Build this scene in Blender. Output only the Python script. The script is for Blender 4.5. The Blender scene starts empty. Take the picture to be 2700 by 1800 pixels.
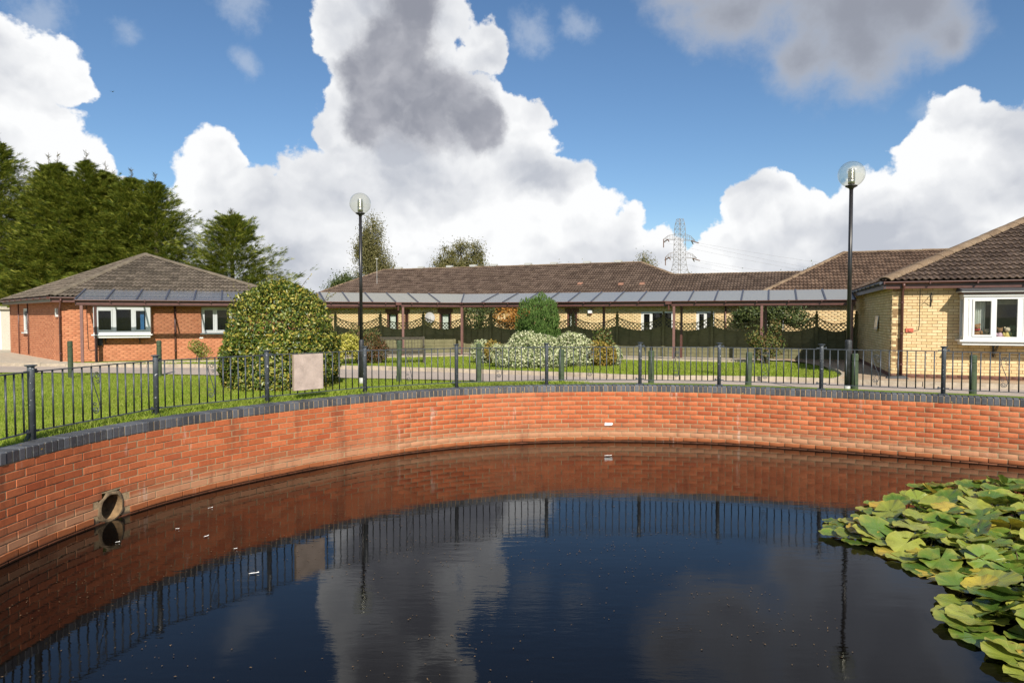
import bpy, bmesh, math, random
import numpy as np
from mathutils import Vector, Matrix, noise as mnoise

random.seed(7); RNG = np.random.default_rng(7)
S = bpy.context.scene
COL = S.collection
R = math.radians

# ------------------------------------------------------------------ camera
cam_d = bpy.data.cameras.new('camera'); cam = bpy.data.objects.new('camera', cam_d); COL.objects.link(cam)
cam_d.sensor_width = 36; cam_d.lens = 24; cam_d.clip_start = .05; cam_d.clip_end = 3000
cam.location = (0, 0, 1.6); cam.rotation_euler = (R(90 - 2.07), 0, 0)
S.camera = cam

# ------------------------------------------------------------------ sun, sky, exposure
SUN_EL = 36.0
LH = Vector((-.19, .98, 0)).normalized()
LDIR = Vector((LH.x * math.cos(R(SUN_EL)), LH.y * math.cos(R(SUN_EL)), -math.sin(R(SUN_EL))))
sun_d = bpy.data.lights.new('sun', 'SUN'); sun_d.energy = 4.8; sun_d.angle = R(.53); sun_d.color = (1, .93, .82)
sun = bpy.data.objects.new('sun', sun_d); COL.objects.link(sun)
sun.rotation_euler = LDIR.to_track_quat('-Z', 'Y').to_euler()
S.view_settings.view_transform = 'Standard'; S.view_settings.look = 'None'
S.view_settings.exposure = .5; S.view_settings.gamma = 1
S.render.engine = 'CYCLES'
S.cycles.max_bounces = 8; S.cycles.transparent_max_bounces = 12
S.cycles.caustics_reflective = False; S.cycles.caustics_refractive = False
try:
    S.cycles.use_denoising = True
except Exception:
    pass

W = bpy.data.worlds.new('World'); S.world = W; W.use_nodes = True
SKYK = .079

def sky_world():
    nt = W.node_tree; nt.nodes.clear(); N = nt.nodes.new; Lk = nt.links.new
    def val(x, sock):
        if isinstance(x, (int, float)): sock.default_value = x
        elif isinstance(x, (tuple, list)): sock.default_value = x
        else: Lk(x, sock)
    def M(op, a, b=None, c=None, clamp=False):
        n = N('ShaderNodeMath'); n.operation = op; n.use_clamp = clamp
        for i, x in enumerate((a, b, c)):
            if x is not None: val(x, n.inputs[i])
        return n.outputs[0]
    def V(op, a, b=None, s=None):
        n = N('ShaderNodeVectorMath'); n.operation = op
        val(a, n.inputs[0])
        if b is not None: val(b, n.inputs[1])
        if s is not None: val(s, n.inputs['Scale'])
        return n.outputs['Value'] if op in ('DISTANCE', 'DOT_PRODUCT', 'LENGTH') else n.outputs[0]
    def smooth(x, a, b):
        n = N('ShaderNodeMapRange'); n.interpolation_type = 'SMOOTHSTEP'
        val(x, n.inputs['Value']); n.inputs['From Min'].default_value = a; n.inputs['From Max'].default_value = b
        return n.outputs['Result']
    def noise(vec, scale, detail=6, rough=.55, color=False, dist=0):
        n = N('ShaderNodeTexNoise'); Lk(vec, n.inputs['Vector']); n.inputs['Scale'].default_value = scale
        n.inputs['Detail'].default_value = detail; n.inputs['Roughness'].default_value = rough
        n.inputs['Distortion'].default_value = dist
        return n.outputs['Color'] if color else n.outputs['Fac']
    def voro(vec, scale, detail=3):
        n = N('ShaderNodeTexVoronoi'); n.feature = 'F1'; Lk(vec, n.inputs['Vector'])
        n.inputs['Scale'].default_value = scale; n.inputs['Detail'].default_value = detail
        n.inputs['Roughness'].default_value = .5
        n.normalize = True
        return n.outputs['Distance']
    def mix(f, a, b):
        n = N('ShaderNodeMix'); n.data_type = 'RGBA'; val(f, n.inputs[0])
        val(a, n.inputs[6]); val(b, n.inputs[7]); return n.outputs[2]
    tc = N('ShaderNodeTexCoord'); D = tc.outputs['Generated']
    sky = N('ShaderNodeTexSky'); sky.sky_type = 'NISHITA'; sky.sun_disc = False
    sky.sun_elevation = R(SUN_EL); sky.sun_rotation = math.atan2(-LH.x, -LH.y)
    sky.air_density = 1.0; sky.dust_density = 0.0; sky.ozone_density = 3.8
    # cloud groups as discs on the celestial sphere: azimuth and altitude tangents (u, v), radius
    def P(u, v, r):
        d = Vector((u, 1, v)); L = d.length; d.normalize(); return tuple(d), r / L
    def field(vec, blobs, k=.12):
        acc = None
        for b in blobs:
            c, r = P(*b)
            f = M('MULTIPLY_ADD', V('DISTANCE', vec, c), -1 / r, 1.0)
            acc = f if acc is None else M('SMOOTH_MAX', acc, f, k)
        return acc
    w1 = V('SCALE', V('SUBTRACT', noise(D, 5, 3, .5, True), (.5, .5, .5)), s=.075)
    w2 = V('SCALE', V('SUBTRACT', noise(D, 26, 4, .6, True), (.5, .5, .5)), s=.03)
    DW = V('ADD', V('ADD', D, w1), w2)
    cumulus = [  # (u, v, radius)
        (-.767, .364, .083), (-.70, .364, .05), (-.667, .344, .036), (-.728, .325, .05), (-.672, .269, .036), (-.656, .242, .033),
        (-.717, .23, .067), (-.633, .214, .039), (-.589, .192, .025), (-.678, .186, .061), (-.794, .253, .083), (-.72, .12, .09),
        (-.194, .453, .072), (-.128, .43, .056), (-.25, .42, .044), (-.267, .40, .033), (-.033, .386, .036), (-.194, .364, .083),
        (-.133, .353, .072), (-.233, .297, .047), (-.167, .28, .094), (-.067, .275, .083), (.017, .28, .039), (-.011, .297, .033),
        (-.25, .258, .03), (-.17, .53, .085), (-.22, .60, .07), (-.10, .55, .05),
        (-.442, .23, .039), (-.45, .203, .044), (-.417, .219, .028), (-.361, .153, .061), (-.417, .147, .067), (-.278, .175, .067),
        (-.194, .186, .078), (-.083, .192, .083), (.017, .203, .072), (.072, .186, .05), (.122, .153, .044), (.167, .131, .036),
        (.217, .108, .028), (-.483, .119, .061), (-.47, .05, .085), (-.3, .07, .11), (-.1, .08, .12), (.08, .08, .10), (.19, .05, .065),
        (.639, .303, .042), (.606, .28, .03), (.694, .27, .05), (.75, .258, .056), (.628, .23, .056), (.706, .203, .083),
        (.594, .175, .056), (.528, .153, .061), (.639, .131, .083), (.389, .18, .033), (.361, .164, .039), (.328, .142, .036),
        (.428, .147, .044), (.30, .114, .033), (.367, .103, .067), (.472, .108, .061), (.272, .086, .028), (.40, .05, .09), (.58, .06, .1),
        (.80, .16, .12), (.27, .04, .05)]
    f1 = field(DW, cumulus)
    bil = voro(DW, 16, 3); bil2 = voro(V('ADD', DW, (.005, 0, .012)), 16, 2)
    bl = voro(DW, 6.5, 1); bl2 = voro(V('ADD', DW, (.018, 0, .036)), 6.5, 1)
    nf = noise(D, 14, 7, .62)
    # the same kind of cumulus goes on all round, beyond the named banks
    gen = noise(V('ADD', D, (3.1, 1.7, .4)), 2.6, 5, .5)
    front = smooth(V('DOT_PRODUCT', D, (0, .93, .36)), .80, .62)
    gfield = M('MULTIPLY', M('SUBTRACT', gen, .55), M('MULTIPLY', front, 3.2))
    gfield = M('SUBTRACT', gfield, M('MULTIPLY', M('SUBTRACT', 1.0, front), 3.0))
    fa = M('SMOOTH_MAX', f1, gfield, .1)
    d1 = M('ADD', M('ADD', fa, M('MULTIPLY', M('SUBTRACT', .40, bil), 1.15)), M('MULTIPLY', M('SUBTRACT', nf, .5), 1.15))
    a1 = smooth(d1, -.02, .15)
    relief = M('ADD', M('SUBTRACT', bil2, bil), M('MULTIPLY', M('SUBTRACT', bl2, bl), 1.6))
    lowgrey = noise(V('MULTIPLY', DW, (1, 1, 1.9)), 5.5, 3, .5)
    t = M('ADD', M('MULTIPLY', relief, 1.25), M('MULTIPLY_ADD', lowgrey, -2.7, 1.90))
    t = M('ADD', t, M('MULTIPLY', smooth(d1, .8, .0), .3), clamp=True)
    white = mix(t, (.38, .40, .445, 1), (.70, .705, .71, 1))
    dark = [(-.167, .397, .058), (-.194, .353, .062), (-.139, .336, .07), (-.183, .303, .062), (-.111, .292, .064), (-.056, .275, .042), (-.094, .325, .05), (-.2, .285, .045), (-.15, .455, .05), (-.2, .53, .06), (-.2, .58, .08), (-.12, .54, .05)]
    dn = noise(DW, 8, 6, .62)
    fd = M('ADD', field(DW, dark, .3), M('MULTIPLY', M('SUBTRACT', dn, .5), 1.5))
    fd = smooth(fd, -.1, .5)
    dcol = mix(smooth(noise(V('ADD', DW, (.3, .1, .7)), 10, 4, .55), .38, .68), (.185, .195, .235, 1), (.34, .345, .38, 1))
    c1 = mix(M('MULTIPLY', fd, .93), white, dcol)
    # soft grey cloud drifting high on the right, and thin wisps
    soft = [(.36, .46, .12), (.48, .44, .13), (.57, .45, .10), (.26, .48, .08), (.42, .36, .07), (.64, .41, .065), (.5, .38, .08), (.32, .42, .07), (.45, .56, .16), (.6, .56, .14)]
    f2 = M('ADD', field(V('ADD', D, V('SCALE', w1, s=1.3)), soft, .6), M('MULTIPLY', M('SUBTRACT', noise(D, 8, 7, .62), .5), 1.7))
    a2 = M('MULTIPLY', smooth(f2, .05, .75), .93)
    c2 = mix(smooth(f2, .2, 1.15), (.36, .385, .435, 1), (.225, .235, .27, 1))
    wsp = [(-.40, .45, .055), (-.225, .33, .045), (-.39, .35, .03), (-.21, .27, .028), (.04, .42, .05), (.11, .42, .04), (-.68, .43, .06), (-.56, .40, .03), (.60, .31, .03), (-.15, .50, .05)]
    f3 = M('ADD', field(V('ADD', D, V('SCALE', w1, s=1.2)), wsp), M('MULTIPLY', M('SUBTRACT', noise(D, 20, 8, .65), .5), 1.8))
    a3 = M('MULTIPLY', smooth(f3, .1, .9), .42)
    hs = N('ShaderNodeHueSaturation'); hs.inputs['Saturation'].default_value = 1.08; Lk(sky.outputs[0], hs.inputs['Color']); skyc = hs.outputs[0]
    k = 1 / SKYK
    def up(c): return V('SCALE', c, s=k)
    c = mix(a3, skyc, up(mix(0.0, (.45, .49, .55, 1), (1, 1, 1, 1))))
    c = mix(a1, c, up(c1))
    c = mix(a2, c, up(c2))
    bg = N('ShaderNodeBackground'); Lk(c, bg.inputs['Color']); bg.inputs['Strength'].default_value = SKYK
    out = N('ShaderNodeOutputWorld'); Lk(bg.outputs[0], out.inputs['Surface'])
    try:
        W.cycles.sampling_method = 'MANUAL'; W.cycles.sample_map_resolution = 256
    except Exception:
        pass
sky_world()

# ------------------------------------------------------------------ materials
class NT:
    """small helper round one material's node tree"""
    def __init__(s, name):
        s.m = bpy.data.materials.new(name); s.m.use_nodes = True; s.t = s.m.node_tree
        s.b = s.t.nodes['Principled BSDF']; s.o = s.t.nodes['Material Output']
    def n(s, ty, **kw):
        x = s.t.nodes.new(ty)
        for k, v in kw.items(): setattr(x, k, v)
        return x
    def l(s, a, b): s.t.links.new(a, b)
    def set(s, sock, v):
        if hasattr(v, 'is_linked'): s.l(v, sock)
        else: sock.default_value = v
    def noise(s, scale, detail=4, rough=.55, vec=None, out='Fac', dist=0):
        x = s.n('ShaderNodeTexNoise'); x.inputs['Scale'].default_value = scale; x.inputs['Detail'].default_value = detail
        x.inputs['Roughness'].default_value = rough; x.inputs['Distortion'].default_value = dist
        s.l(vec if vec is not None else s.pos(), x.inputs['Vector']); return x.outputs[out]
    def pos(s):
        if not hasattr(s, '_p'): s._p = s.n('ShaderNodeNewGeometry').outputs['Position']
        return s._p
    def objv(s):
        return s.n('ShaderNodeTexCoord').outputs['Object']
    def mapv(s, vec, scale):
        x = s.n('ShaderNodeVectorMath', operation='MULTIPLY'); s.l(vec, x.inputs[0]); x.inputs[1].default_value = scale; return x.outputs[0]
    def z(s):
        x = s.n('ShaderNodeSeparateXYZ'); s.l(s.pos(), x.inputs[0]); return x.outputs[2]
    def rnd(s):
        """one number for each island and each object"""
        g = s.n('ShaderNodeNewGeometry').outputs['Random Per Island']; o = s.n('ShaderNodeObjectInfo').outputs['Random']
        return s.math('FRACT', s.math('ADD', g, o))
    def math(s, op, a, b=None, c=None, clamp=False):
        x = s.n('ShaderNodeMath', operation=op, use_clamp=clamp)
        for i, v in enumerate((a, b, c)):
            if v is not None: s.set(x.inputs[i], v)
        return x.outputs[0]
    def ramp(s, fac, stops, interp='LINEAR'):
        x = s.n('ShaderNodeValToRGB'); x.color_ramp.interpolation = interp; e = x.color_ramp.elements
        while len(e) < len(stops): e.new(.5)
        for el, (p, c) in zip(e, stops): el.position = p; el.color = (*c, 1) if len(c) == 3 else c
        s.l(fac, x.inputs[0]); return x.outputs['Color']
    def mapr(s, v, a, b, c=0., d=1., sm=True):
        x = s.n('ShaderNodeMapRange'); x.interpolation_type = 'SMOOTHSTEP' if sm else 'LINEAR'
        s.l(v, x.inputs['Value'])
        for k, q in zip(('From Min', 'From Max', 'To Min', 'To Max'), (a, b, c, d)): x.inputs[k].default_value = q
        return x.outputs['Result']
    def mix(s, f, a, b, blend='MIX'):
        x = s.n('ShaderNodeMix', data_type='RGBA', blend_type=blend)
        s.set(x.inputs[0], f)
        for i, v in ((6, a), (7, b)):
            s.set(x.inputs[i], v if hasattr(v, 'is_linked') else ((*v, 1) if len(v) == 3 else v))
        return x.outputs[2]
    def bump(s, h, strength=.3, dist=.01, normal=None):
        x = s.n('ShaderNodeBump'); x.inputs['Strength'].default_value = strength; x.inputs['Distance'].default_value = dist
        s.l(h, x.inputs['Height'])
        if normal is not None: s.l(normal, x.inputs['Normal'])
        s.l(x.outputs[0], s.b.inputs['Normal']); return x.outputs[0]
    def base(s, c): s.set(s.b.inputs['Base Color'], c if hasattr(c, 'is_linked') else (*c, 1))
    def rough(s, r): s.set(s.b.inputs['Roughness'], r)
    def spec(s, v): s.b.inputs['Specular IOR Level'].default_value = v

def plain(name, col, rough=.5, var=.25, nscale=6, bump=0, metal=0, bscale=60, spec=.5):
    t = NT(name); n = t.noise(nscale, 5, .6)
    dk = tuple(c * (1 - var) for c in col); lt = tuple(min(1, c * (1 + var)) for c in col)
    t.base(t.ramp(n, [(.3, dk), (.7, lt)])); t.rough(rough); t.b.inputs['Metallic'].default_value = metal; t.spec(spec)
    if bump: t.bump(t.noise(bscale, 4), bump, .01)
    return t.m

def mat_brick(name, cols, pond=False, wet=0, mortar_smear=(.55, .46, .33)):
    t = NT(name); r = t.rnd()
    st = [(i / (len(cols) - 1), c) for i, c in enumerate(cols)]
    c = t.ramp(r, st)
    n1 = t.noise(30, 5, .65); n2 = t.noise(3.0, 4, .6)
    c = t.mix(t.mapr(n1, .4, .75, 0, .38), c, tuple(x * .62 for x in cols[0]))
    c = t.mix(t.mapr(n2, .5, .75, 0, .35), c, tuple(x * .55 for x in cols[0]))
    if pond:
        zz = t.math('ADD', t.z(), t.math('MULTIPLY', t.math('SUBTRACT', t.noise(5, 4), .5), .05))
        # tide marks of old water levels: brown, pale lime, wet algae
        c = t.mix(t.mapr(zz, -.17, -.21, 0, .45), c, (.27, .12, .06))
        c = t.mix(t.mapr(zz, -.285, -.315, 0, .68), c, (.44, .235, .13))
        c = t.mix(t.mapr(zz, -.405, -.425, 0, .9), c, (.26, .075, .022))
        c = t.mix(t.mapr(zz, -.455, -.485, 0, .9), c, (.06, .022, .010))
        # efflorescence runs
        v = t.mapv(t.pos(), (9, 9, 2.0)); e = t.noise(1.0, 5, .6, v)
        e2 = t.noise(1.1, 2, .5)
        em = t.math('MULTIPLY', t.mapr(e, .60, .72), t.mapr(e2, .50, .62))
        c = t.mix(t.math('MULTIPLY', em, .38), c, (.62, .54, .46))
        dk = t.noise(1.0, 5, .6, t.mapv(t.pos(), (5, 5, .9)))
        c = t.mix(t.mapr(dk, .52, .74, 0, .62), c, (.17, .055, .026))
        c = t.mix(t.mapr(t.noise(.55, 3, .5), .5, .68, 0, .30), c, (.50, .20, .10))
    t.base(c); t.rough(.82); t.spec(.3)
    t.bump(t.noise(160, 5, .7), .35, .004)
    return t.m

def mat_tile(name, cols, lichen=(.36, .30, .17), lf=.5):
    t = NT(name); r = t.rnd()
    c = t.ramp(r, [(i / (len(cols) - 1), x) for i, x in enumerate(cols)])
    c = t.mix(t.mapr(t.noise(2.2, 5, .6), .42, .7, 0, .5), c, tuple(x * .6 for x in cols[0]))
    sp = t.noise(26, 4, .6); big = t.noise(.7, 3, .5)
    c = t.mix(t.math('MULTIPLY', t.mapr(sp, .60, .68), t.mapr(big, .35, .6, .15, lf)), c, lichen)
    c = t.mix(t.mapr(t.noise(45, 2, .5), .69, .73, 0, .75), c, (.55, .50, .42))
    t.base(c); t.rough(.88); t.spec(.25)
    t.bump(t.noise(90, 5, .7), .4, .006)
    return t.m

def mat_leaf(name, cols, rough=.45, trans=.25, spec=.4, skew=1.0):
    t = NT(name); c = t.ramp(t.math('POWER', t.rnd(), skew), [(i / (len(cols) - 1), x) for i, x in enumerate(cols)])
    t.base(c); t.rough(rough); t.spec(spec)
    tr = t.n('ShaderNodeBsdfTranslucent'); t.l(c, tr.inputs['Color'])
    mx = t.n('ShaderNodeMixShader'); mx.inputs[0].default_value = trans
    t.l(t.b.outputs[0], mx.inputs[1]); t.l(tr.outputs[0], mx.inputs[2]); t.l(mx.outputs[0], t.o.inputs['Surface'])
    return t.m

def grass_mat(name, cols, rough, trans, spec):
    t = NT(name); c = t.ramp(t.rnd(), [(i / (len(cols) - 1), x) for i, x in enumerate(cols)])
    c = t.mix(t.mapr(t.noise(.9, 4, .6), .48, .70, 0, .6), c, (.30, .31, .07))
    c = t.mix(t.mapr(t.noise(2.3, 4, .6), .55, .72, 0, .55), c, (.10, .17, .02))
    t.base(c); t.rough(rough); t.spec(spec)
    tr = t.n('ShaderNodeBsdfTranslucent'); t.l(c, tr.inputs['Color'])
    mx = t.n('ShaderNodeMixShader'); mx.inputs[0].default_value = trans
    t.l(t.b.outputs[0], mx.inputs[1]); t.l(tr.outputs[0], mx.inputs[2]); t.l(mx.outputs[0], t.o.inputs['Surface'])
    return t.m

def mat_glass(name, clear=.8, tint=(.85, .88, .9), body=(.3, .32, .34), rough=.03, ior=1.45):
    t = NT(name)
    tr = t.n('ShaderNodeBsdfTransparent'); tr.inputs['Color'].default_value = (*tint, 1)
    t.base(body); t.rough(max(rough, .25))
    m1 = t.n('ShaderNodeMixShader'); m1.inputs[0].default_value = clear
    t.l(t.b.outputs[0], m1.inputs[1]); t.l(tr.outputs[0], m1.inputs[2])
    gl = t.n('ShaderNodeBsdfGlossy'); gl.inputs['Roughness'].default_value = rough
    lw = t.n('ShaderNodeLayerWeight'); lw.inputs['Blend'].default_value = .5; r0 = ((ior - 1) / (ior + 1)) ** 2
    fr = t.math('MULTIPLY_ADD', t.math('POWER', lw.outputs['Facing'], 5.0), 1 - r0, r0)
    fr = t.math('MULTIPLY', fr, t.math('SUBTRACT', 1.0, t.n('ShaderNodeNewGeometry').outputs['Backfacing']))
    m2 = t.n('ShaderNodeMixShader'); t.l(fr, m2.inputs[0]); t.l(m1.outputs[0], m2.inputs[1]); t.l(gl.outputs[0], m2.inputs[2])
    t.l(m2.outputs[0], t.o.inputs['Surface']); return t.m

MT = {}
def make_mats():
    MT['pond_brick'] = mat_brick('pond_brick', [(.385, .098, .034), (.455, .122, .044), (.515, .150, .058), (.42, .110, .040), (.36, .082, .030)], True)
    MT['red_brick'] = mat_brick('red_brick', [(.44, .165, .08), (.50, .20, .10), (.56, .235, .12), (.47, .18, .09)])
    MT['buff_brick'] = mat_brick('buff_brick', [(.56, .41, .205), (.63, .48, .26), (.70, .55, .32), (.60, .44, .23), (.66, .47, .26)])
    MT['brown_brick'] = mat_brick('brown_brick', [(.13, .06, .045), (.18, .085, .06), (.15, .075, .055)])
    t = NT('blue_brick'); c = t.ramp(t.rnd(), [(0, (.040, .041, .046)), (.5, (.064, .066, .074)), (1, (.098, .103, .116))])
    c = t.mix(t.mapr(t.noise(22, 5, .65), .52, .75, 0, .5), c, (.17, .165, .15))
    c = t.mix(t.mapr(t.noise(13, 3, .5), .71, .75, 0, .9), c, (.42, .27, .06))
    t.base(c); t.rough(t.mapr(t.noise(14, 4), .3, .7, .42, .62)); t.spec(.6); t.bump(t.noise(120, 5, .7), .3, .004); MT['blue_brick'] = t.m
    t = NT('mortar'); c = t.ramp(t.noise(40, 5, .7), [(.3, (.24, .16, .085)), (.7, (.40, .295, .17))])
    c = t.mix(t.mapr(t.noise(4, 5, .6), .5, .7, 0, .75), c, (.10, .08, .055))
    zz = t.math('ADD', t.z(), t.math('MULTIPLY', t.math('SUBTRACT', t.noise(5, 4), .5), .05))
    c = t.mix(t.mapr(zz, -.44, -.48, 0, .9), c, (.04, .025, .015))
    t.base(c); t.rough(.95); t.bump(t.noise(200, 4, .7), .5, .004); MT['mortar'] = t.m
    MT['red_mortar'] = plain('red_mortar', (.27, .13, .075), .95, .25, 20)
    MT['buff_mortar'] = plain('buff_mortar', (.25, .16, .075), .95, .25, 20)
    MT['tile_grey'] = mat_tile('tile_grey', [(0.082, 0.066, 0.05), (0.132, 0.106, 0.082), (0.159, 0.129, 0.1)], (.40, .34, .20), .35)
    MT['tile_brown'] = mat_tile('tile_brown', [(0.068, 0.045, 0.034), (0.107, 0.074, 0.056), (0.135, 0.095, 0.073)], (.37, .27, .14), .55)
    MT['tile_red'] = mat_tile('tile_red', [(0.079, 0.049, 0.034), (0.126, 0.079, 0.054), (0.156, 0.101, 0.07)], (.36, .25, .14), .5)
    MT['hip'] = mat_tile('hip_tile', [(.16, .108, .068), (.195, .135, .085), (.22, .16, .105)], (.42, .36, .25), .7)
    MT['hip_grey'] = mat_tile('hip_tile_grey', [(.115, .094, .068), (.145, .118, .086), (.13, .105, .075)], (.42, .40, .30), .7)
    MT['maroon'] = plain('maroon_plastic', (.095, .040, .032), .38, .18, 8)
    MT['upvc'] = plain('white_plastic', (.63, .63, .615), .32, .04, 5)
    MT['brown_frame'] = plain('brown_frame', (.10, .042, .03), .45, .2, 8)
    MT['iron'] = plain('grey_painted_iron', (.052, .060, .070), .42, .3, 9, .25, 0, 70)
    t = NT('chipped_iron'); c = t.mix(t.mapr(t.noise(38, 3, .5), .66, .69, 0, 1), t.ramp(t.noise(9, 4), [(.3, (.045, .052, .060)), (.7, (.075, .084, .095))]), (.62, .63, .63))
    t.base(c); t.rough(.42); t.bump(t.noise(60, 4), .2, .006); MT['chipped_iron'] = t.m
    MT['black_paint'] = plain('black_paint', (.014, .013, .014), .35, .4, 6)
    MT['worn_black'] = plain('worn_black_paint', (.022, .023, .026), .55, .6, 14, .3, 0, 40)
    MT['galv'] = plain('galvanised', (.40, .40, .38), .5, .2, 20)
    MT['bollard'] = plain('green_timber', (.042, .062, .030), .75, .35, 12, .35, 0, 40)
    MT['stone'] = plain('stone_board', (.42, .335, .285), .85, .18, 9, .25, 0, 60)
    MT['edge_wood'] = plain('board_edge', (.30, .23, .17), .85, .2, 12)
    t = NT('fence_wood'); g = t.noise(6, 5, .65, t.mapv(t.pos(), (1.2, 1.2, 14)))
    c = t.ramp(g, [(.3, (.095, .088, .042)), (.7, (.20, .185, .10))]); c = t.mix(t.mapr(t.noise(1.6, 4), .45, .7, 0, .5), c, (.07, .08, .034))
    t.base(c); t.rough(.9); t.bump(g, .3, .006); MT['fence_wood'] = t.m
    MT['bench_wood'] = plain('bench_wood', (.05, .043, .028), .85, .35, 14, .3)
    MT['concrete'] = plain('concrete', (.40, .35, .27), .9, .22, 5, .3, 0, 80)
    MT['kerb'] = plain('kerb_concrete', (.36, .30, .225), .9, .25, 7, .3, 0, 80)
    t = NT('tarmac'); c = t.ramp(t.noise(90, 3, .6), [(.3, (.29, .235, .19)), (.7, (.43, .355, .295))])
    c = t.mix(t.mapr(t.noise(.8, 4, .6), .45, .7, 0, .35), c, (.17, .145, .125)); t.base(c); t.rough(.92); t.bump(t.noise(220, 3), .4, .006); MT['tarmac'] = t.m
    t = NT('paving'); c = t.ramp(t.noise(120, 3, .7), [(.3, (.28, .20, .125)), (.7, (.46, .35, .235))])
    c = t.mix(t.mapr(t.noise(1.1, 4, .6), .45, .7, 0, .3), c, (.24, .165, .10)); t.base(c); t.rough(.95); t.bump(t.noise(160, 4), .5, .01); MT['paving'] = t.m
    t = NT('lawn_soil'); c = t.ramp(t.noise(60, 5, .7), [(.25, (.09, .135, .018)), (.55, (.19, .26, .03)), (.8, (.27, .32, .05))])
    c = t.mix(t.mapr(t.noise(.9, 4, .6), .45, .7, 0, .35), c, (.15, .165, .035)); t.base(c); t.rough(.9); t.spec(.15); t.bump(t.noise(150, 4), .7, .02); MT['lawn'] = t.m
    MT['grass'] = grass_mat('grass_blade', [(.165, .25, .019), (.25, .34, .029), (.32, .40, .043), (.41, .43, .105)], .5, .42, .25)
    t = NT('pond_water'); t.base((.0032, .0026, .0022)); t.rough(.015); t.b.inputs['IOR'].default_value = 1.333
    v = t.mapv(t.pos(), (.55, 1.7, 1)); h = t.noise(7, 4, .55, v); h2 = t.noise(1.4, 3, .5, v)
    hh = t.math('ADD', t.math('MULTIPLY', h, t.mapr(t.noise(.35, 2), .35, .65, .25, 1.0)), t.math('MULTIPLY', h2, 1.2))
    t.bump(hh, .07, .02); MT['water'] = t.m
    MT['glass'] = mat_glass('window_glass', .97, (.92, .94, .95), (.1, .1, .1), .01)
    MT['globe'] = mat_glass('globe_glass', .88, (.93, .93, .89), (.52, .52, .46), .02, 1.5)
    MT['clear_pane'] = mat_glass('clear_roof_pane', .86, (.93, .95, .97), (.50, .51, .53), .2, 1.45)
    MT['cloudy_pane'] = mat_glass('cloudy_roof_pane', .24, (.8, .82, .8), (.34, .335, .30), .35, 1.2)
    MT['lead'] = plain('glazing_bar', (.055, .058, .075), .4, .2, 8)
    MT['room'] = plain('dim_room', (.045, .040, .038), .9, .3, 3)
    MT['curtain'] = plain('curtain', (.62, .64, .55), .9, .1, 6)
    MT['bark'] = plain('bark', (.085, .065, .045), .9, .4, 10, .5, 0, 30)
    MT['birch_bark'] = plain('birch_bark', (.35, .32, .28), .85, .4, 6, .3)
    MT['conifer'] = mat_leaf('conifer_spray', [(.06, .095, .016), (.13, .17, .022), (.22, .24, .032), (.38, .37, .06)], .6, .34, .2, 1.25)
    MT['conifer_tip'] = mat_leaf('conifer_leader', [(.07, .065, .025), (.12, .10, .045)], .7, .2, .2)
    MT['yew'] = mat_leaf('dwarf_conifer', [(.05, .095, .022), (.09, .16, .036), (.13, .205, .05)], .6, .2, .2)
    MT['elaeagnus'] = mat_leaf('elaeagnus', [(.032, .062, .012), (.075, .12, .016), (.16, .20, .026), (.33, .32, .06), (.46, .35, .06)], .38, .32, .5, 1.2)
    MT['birch'] = mat_leaf('birch_leaf', [(.10, .10, .032), (.16, .15, .05), (.23, .20, .08)], .5, .3, .3)
    MT['oak'] = mat_leaf('dark_leaf', [(.035, .055, .016), (.065, .092, .026), (.11, .13, .038)], .5, .25, .3)
    MT['variegated'] = mat_leaf('variegated_leaf', [(.10, .16, .045), (.34, .38, .17), (.52, .53, .32), (.62, .60, .42)], .5, .2, .3)
    MT['golden'] = mat_leaf('golden_leaf', [(.22, .23, .03), (.46, .42, .07), (.60, .54, .16)], .5, .25, .3)
    MT['amber'] = mat_leaf('amber_leaf', [(.15, .16, .03), (.30, .23, .04), (.34, .20, .04), (.20, .20, .06)], .5, .25, .3)
    MT['berry'] = mat_leaf('berry_leaf', [(.035, .05, .015), (.075, .07, .022), (.13, .06, .025), (.19, .075, .03)], .5, .2, .3)
    MT['orange'] = mat_leaf('orange_leaf', [(.30, .13, .025), (.42, .20, .045), (.33, .22, .06)], .5, .25, .3)
    MT['rose'] = mat_leaf('rose_leaf', [(.05, .085, .02), (.09, .13, .03), (.20, .17, .05), (.17, .09, .04)], .5, .25, .3)
    MT['limeleaf'] = mat_leaf('lime_leaf', [(.16, .19, .03), (.25, .24, .05), (.30, .26, .09)], .5, .25, .3)
    for nm, cs in (('lily_green', [(.058, .115, .018), (.098, .175, .026), (.155, .235, .038)]), ('lily_lime', [(.19, .245, .034), (.26, .30, .05), (.33, .35, .07)]), ('lily_yellow', [(.48, .38, .035), (.56, .45, .07), (.46, .28, .035)])):
        t = NT(nm); c = t.ramp(t.rnd(), [(i / 2, x) for i, x in enumerate(cs)]); ov = t.objv()
        sx = t.n('ShaderNodeSeparateXYZ'); t.l(ov, sx.inputs[0])
        ang = t.math('ARCTAN2', sx.outputs[1], sx.outputs[0]); vein = t.math('ABSOLUTE', t.math('SINE', t.math('MULTIPLY', ang, 9.0)))
        rr = t.math('POWER', t.math('ADD', t.math('MULTIPLY', sx.outputs[0], sx.outputs[0]), t.math('MULTIPLY', sx.outputs[1], sx.outputs[1])), .5)
        c = t.mix(t.math('MULTIPLY', t.mapr(vein, .16, .0), .55), c, tuple(min(1, q * 1.35) for q in cs[-1]))
        c = t.mix(t.math('MULTIPLY', t.mapr(t.math('ADD', rr, t.math('MULTIPLY', t.noise(9, 4), .10)), .16, .24), .55), c, (.33, .29, .05))
        c = t.mix(t.mapr(t.noise(5, 4, .6), .50, .68, 0, .55), c, (.24, .25, .045))
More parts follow.
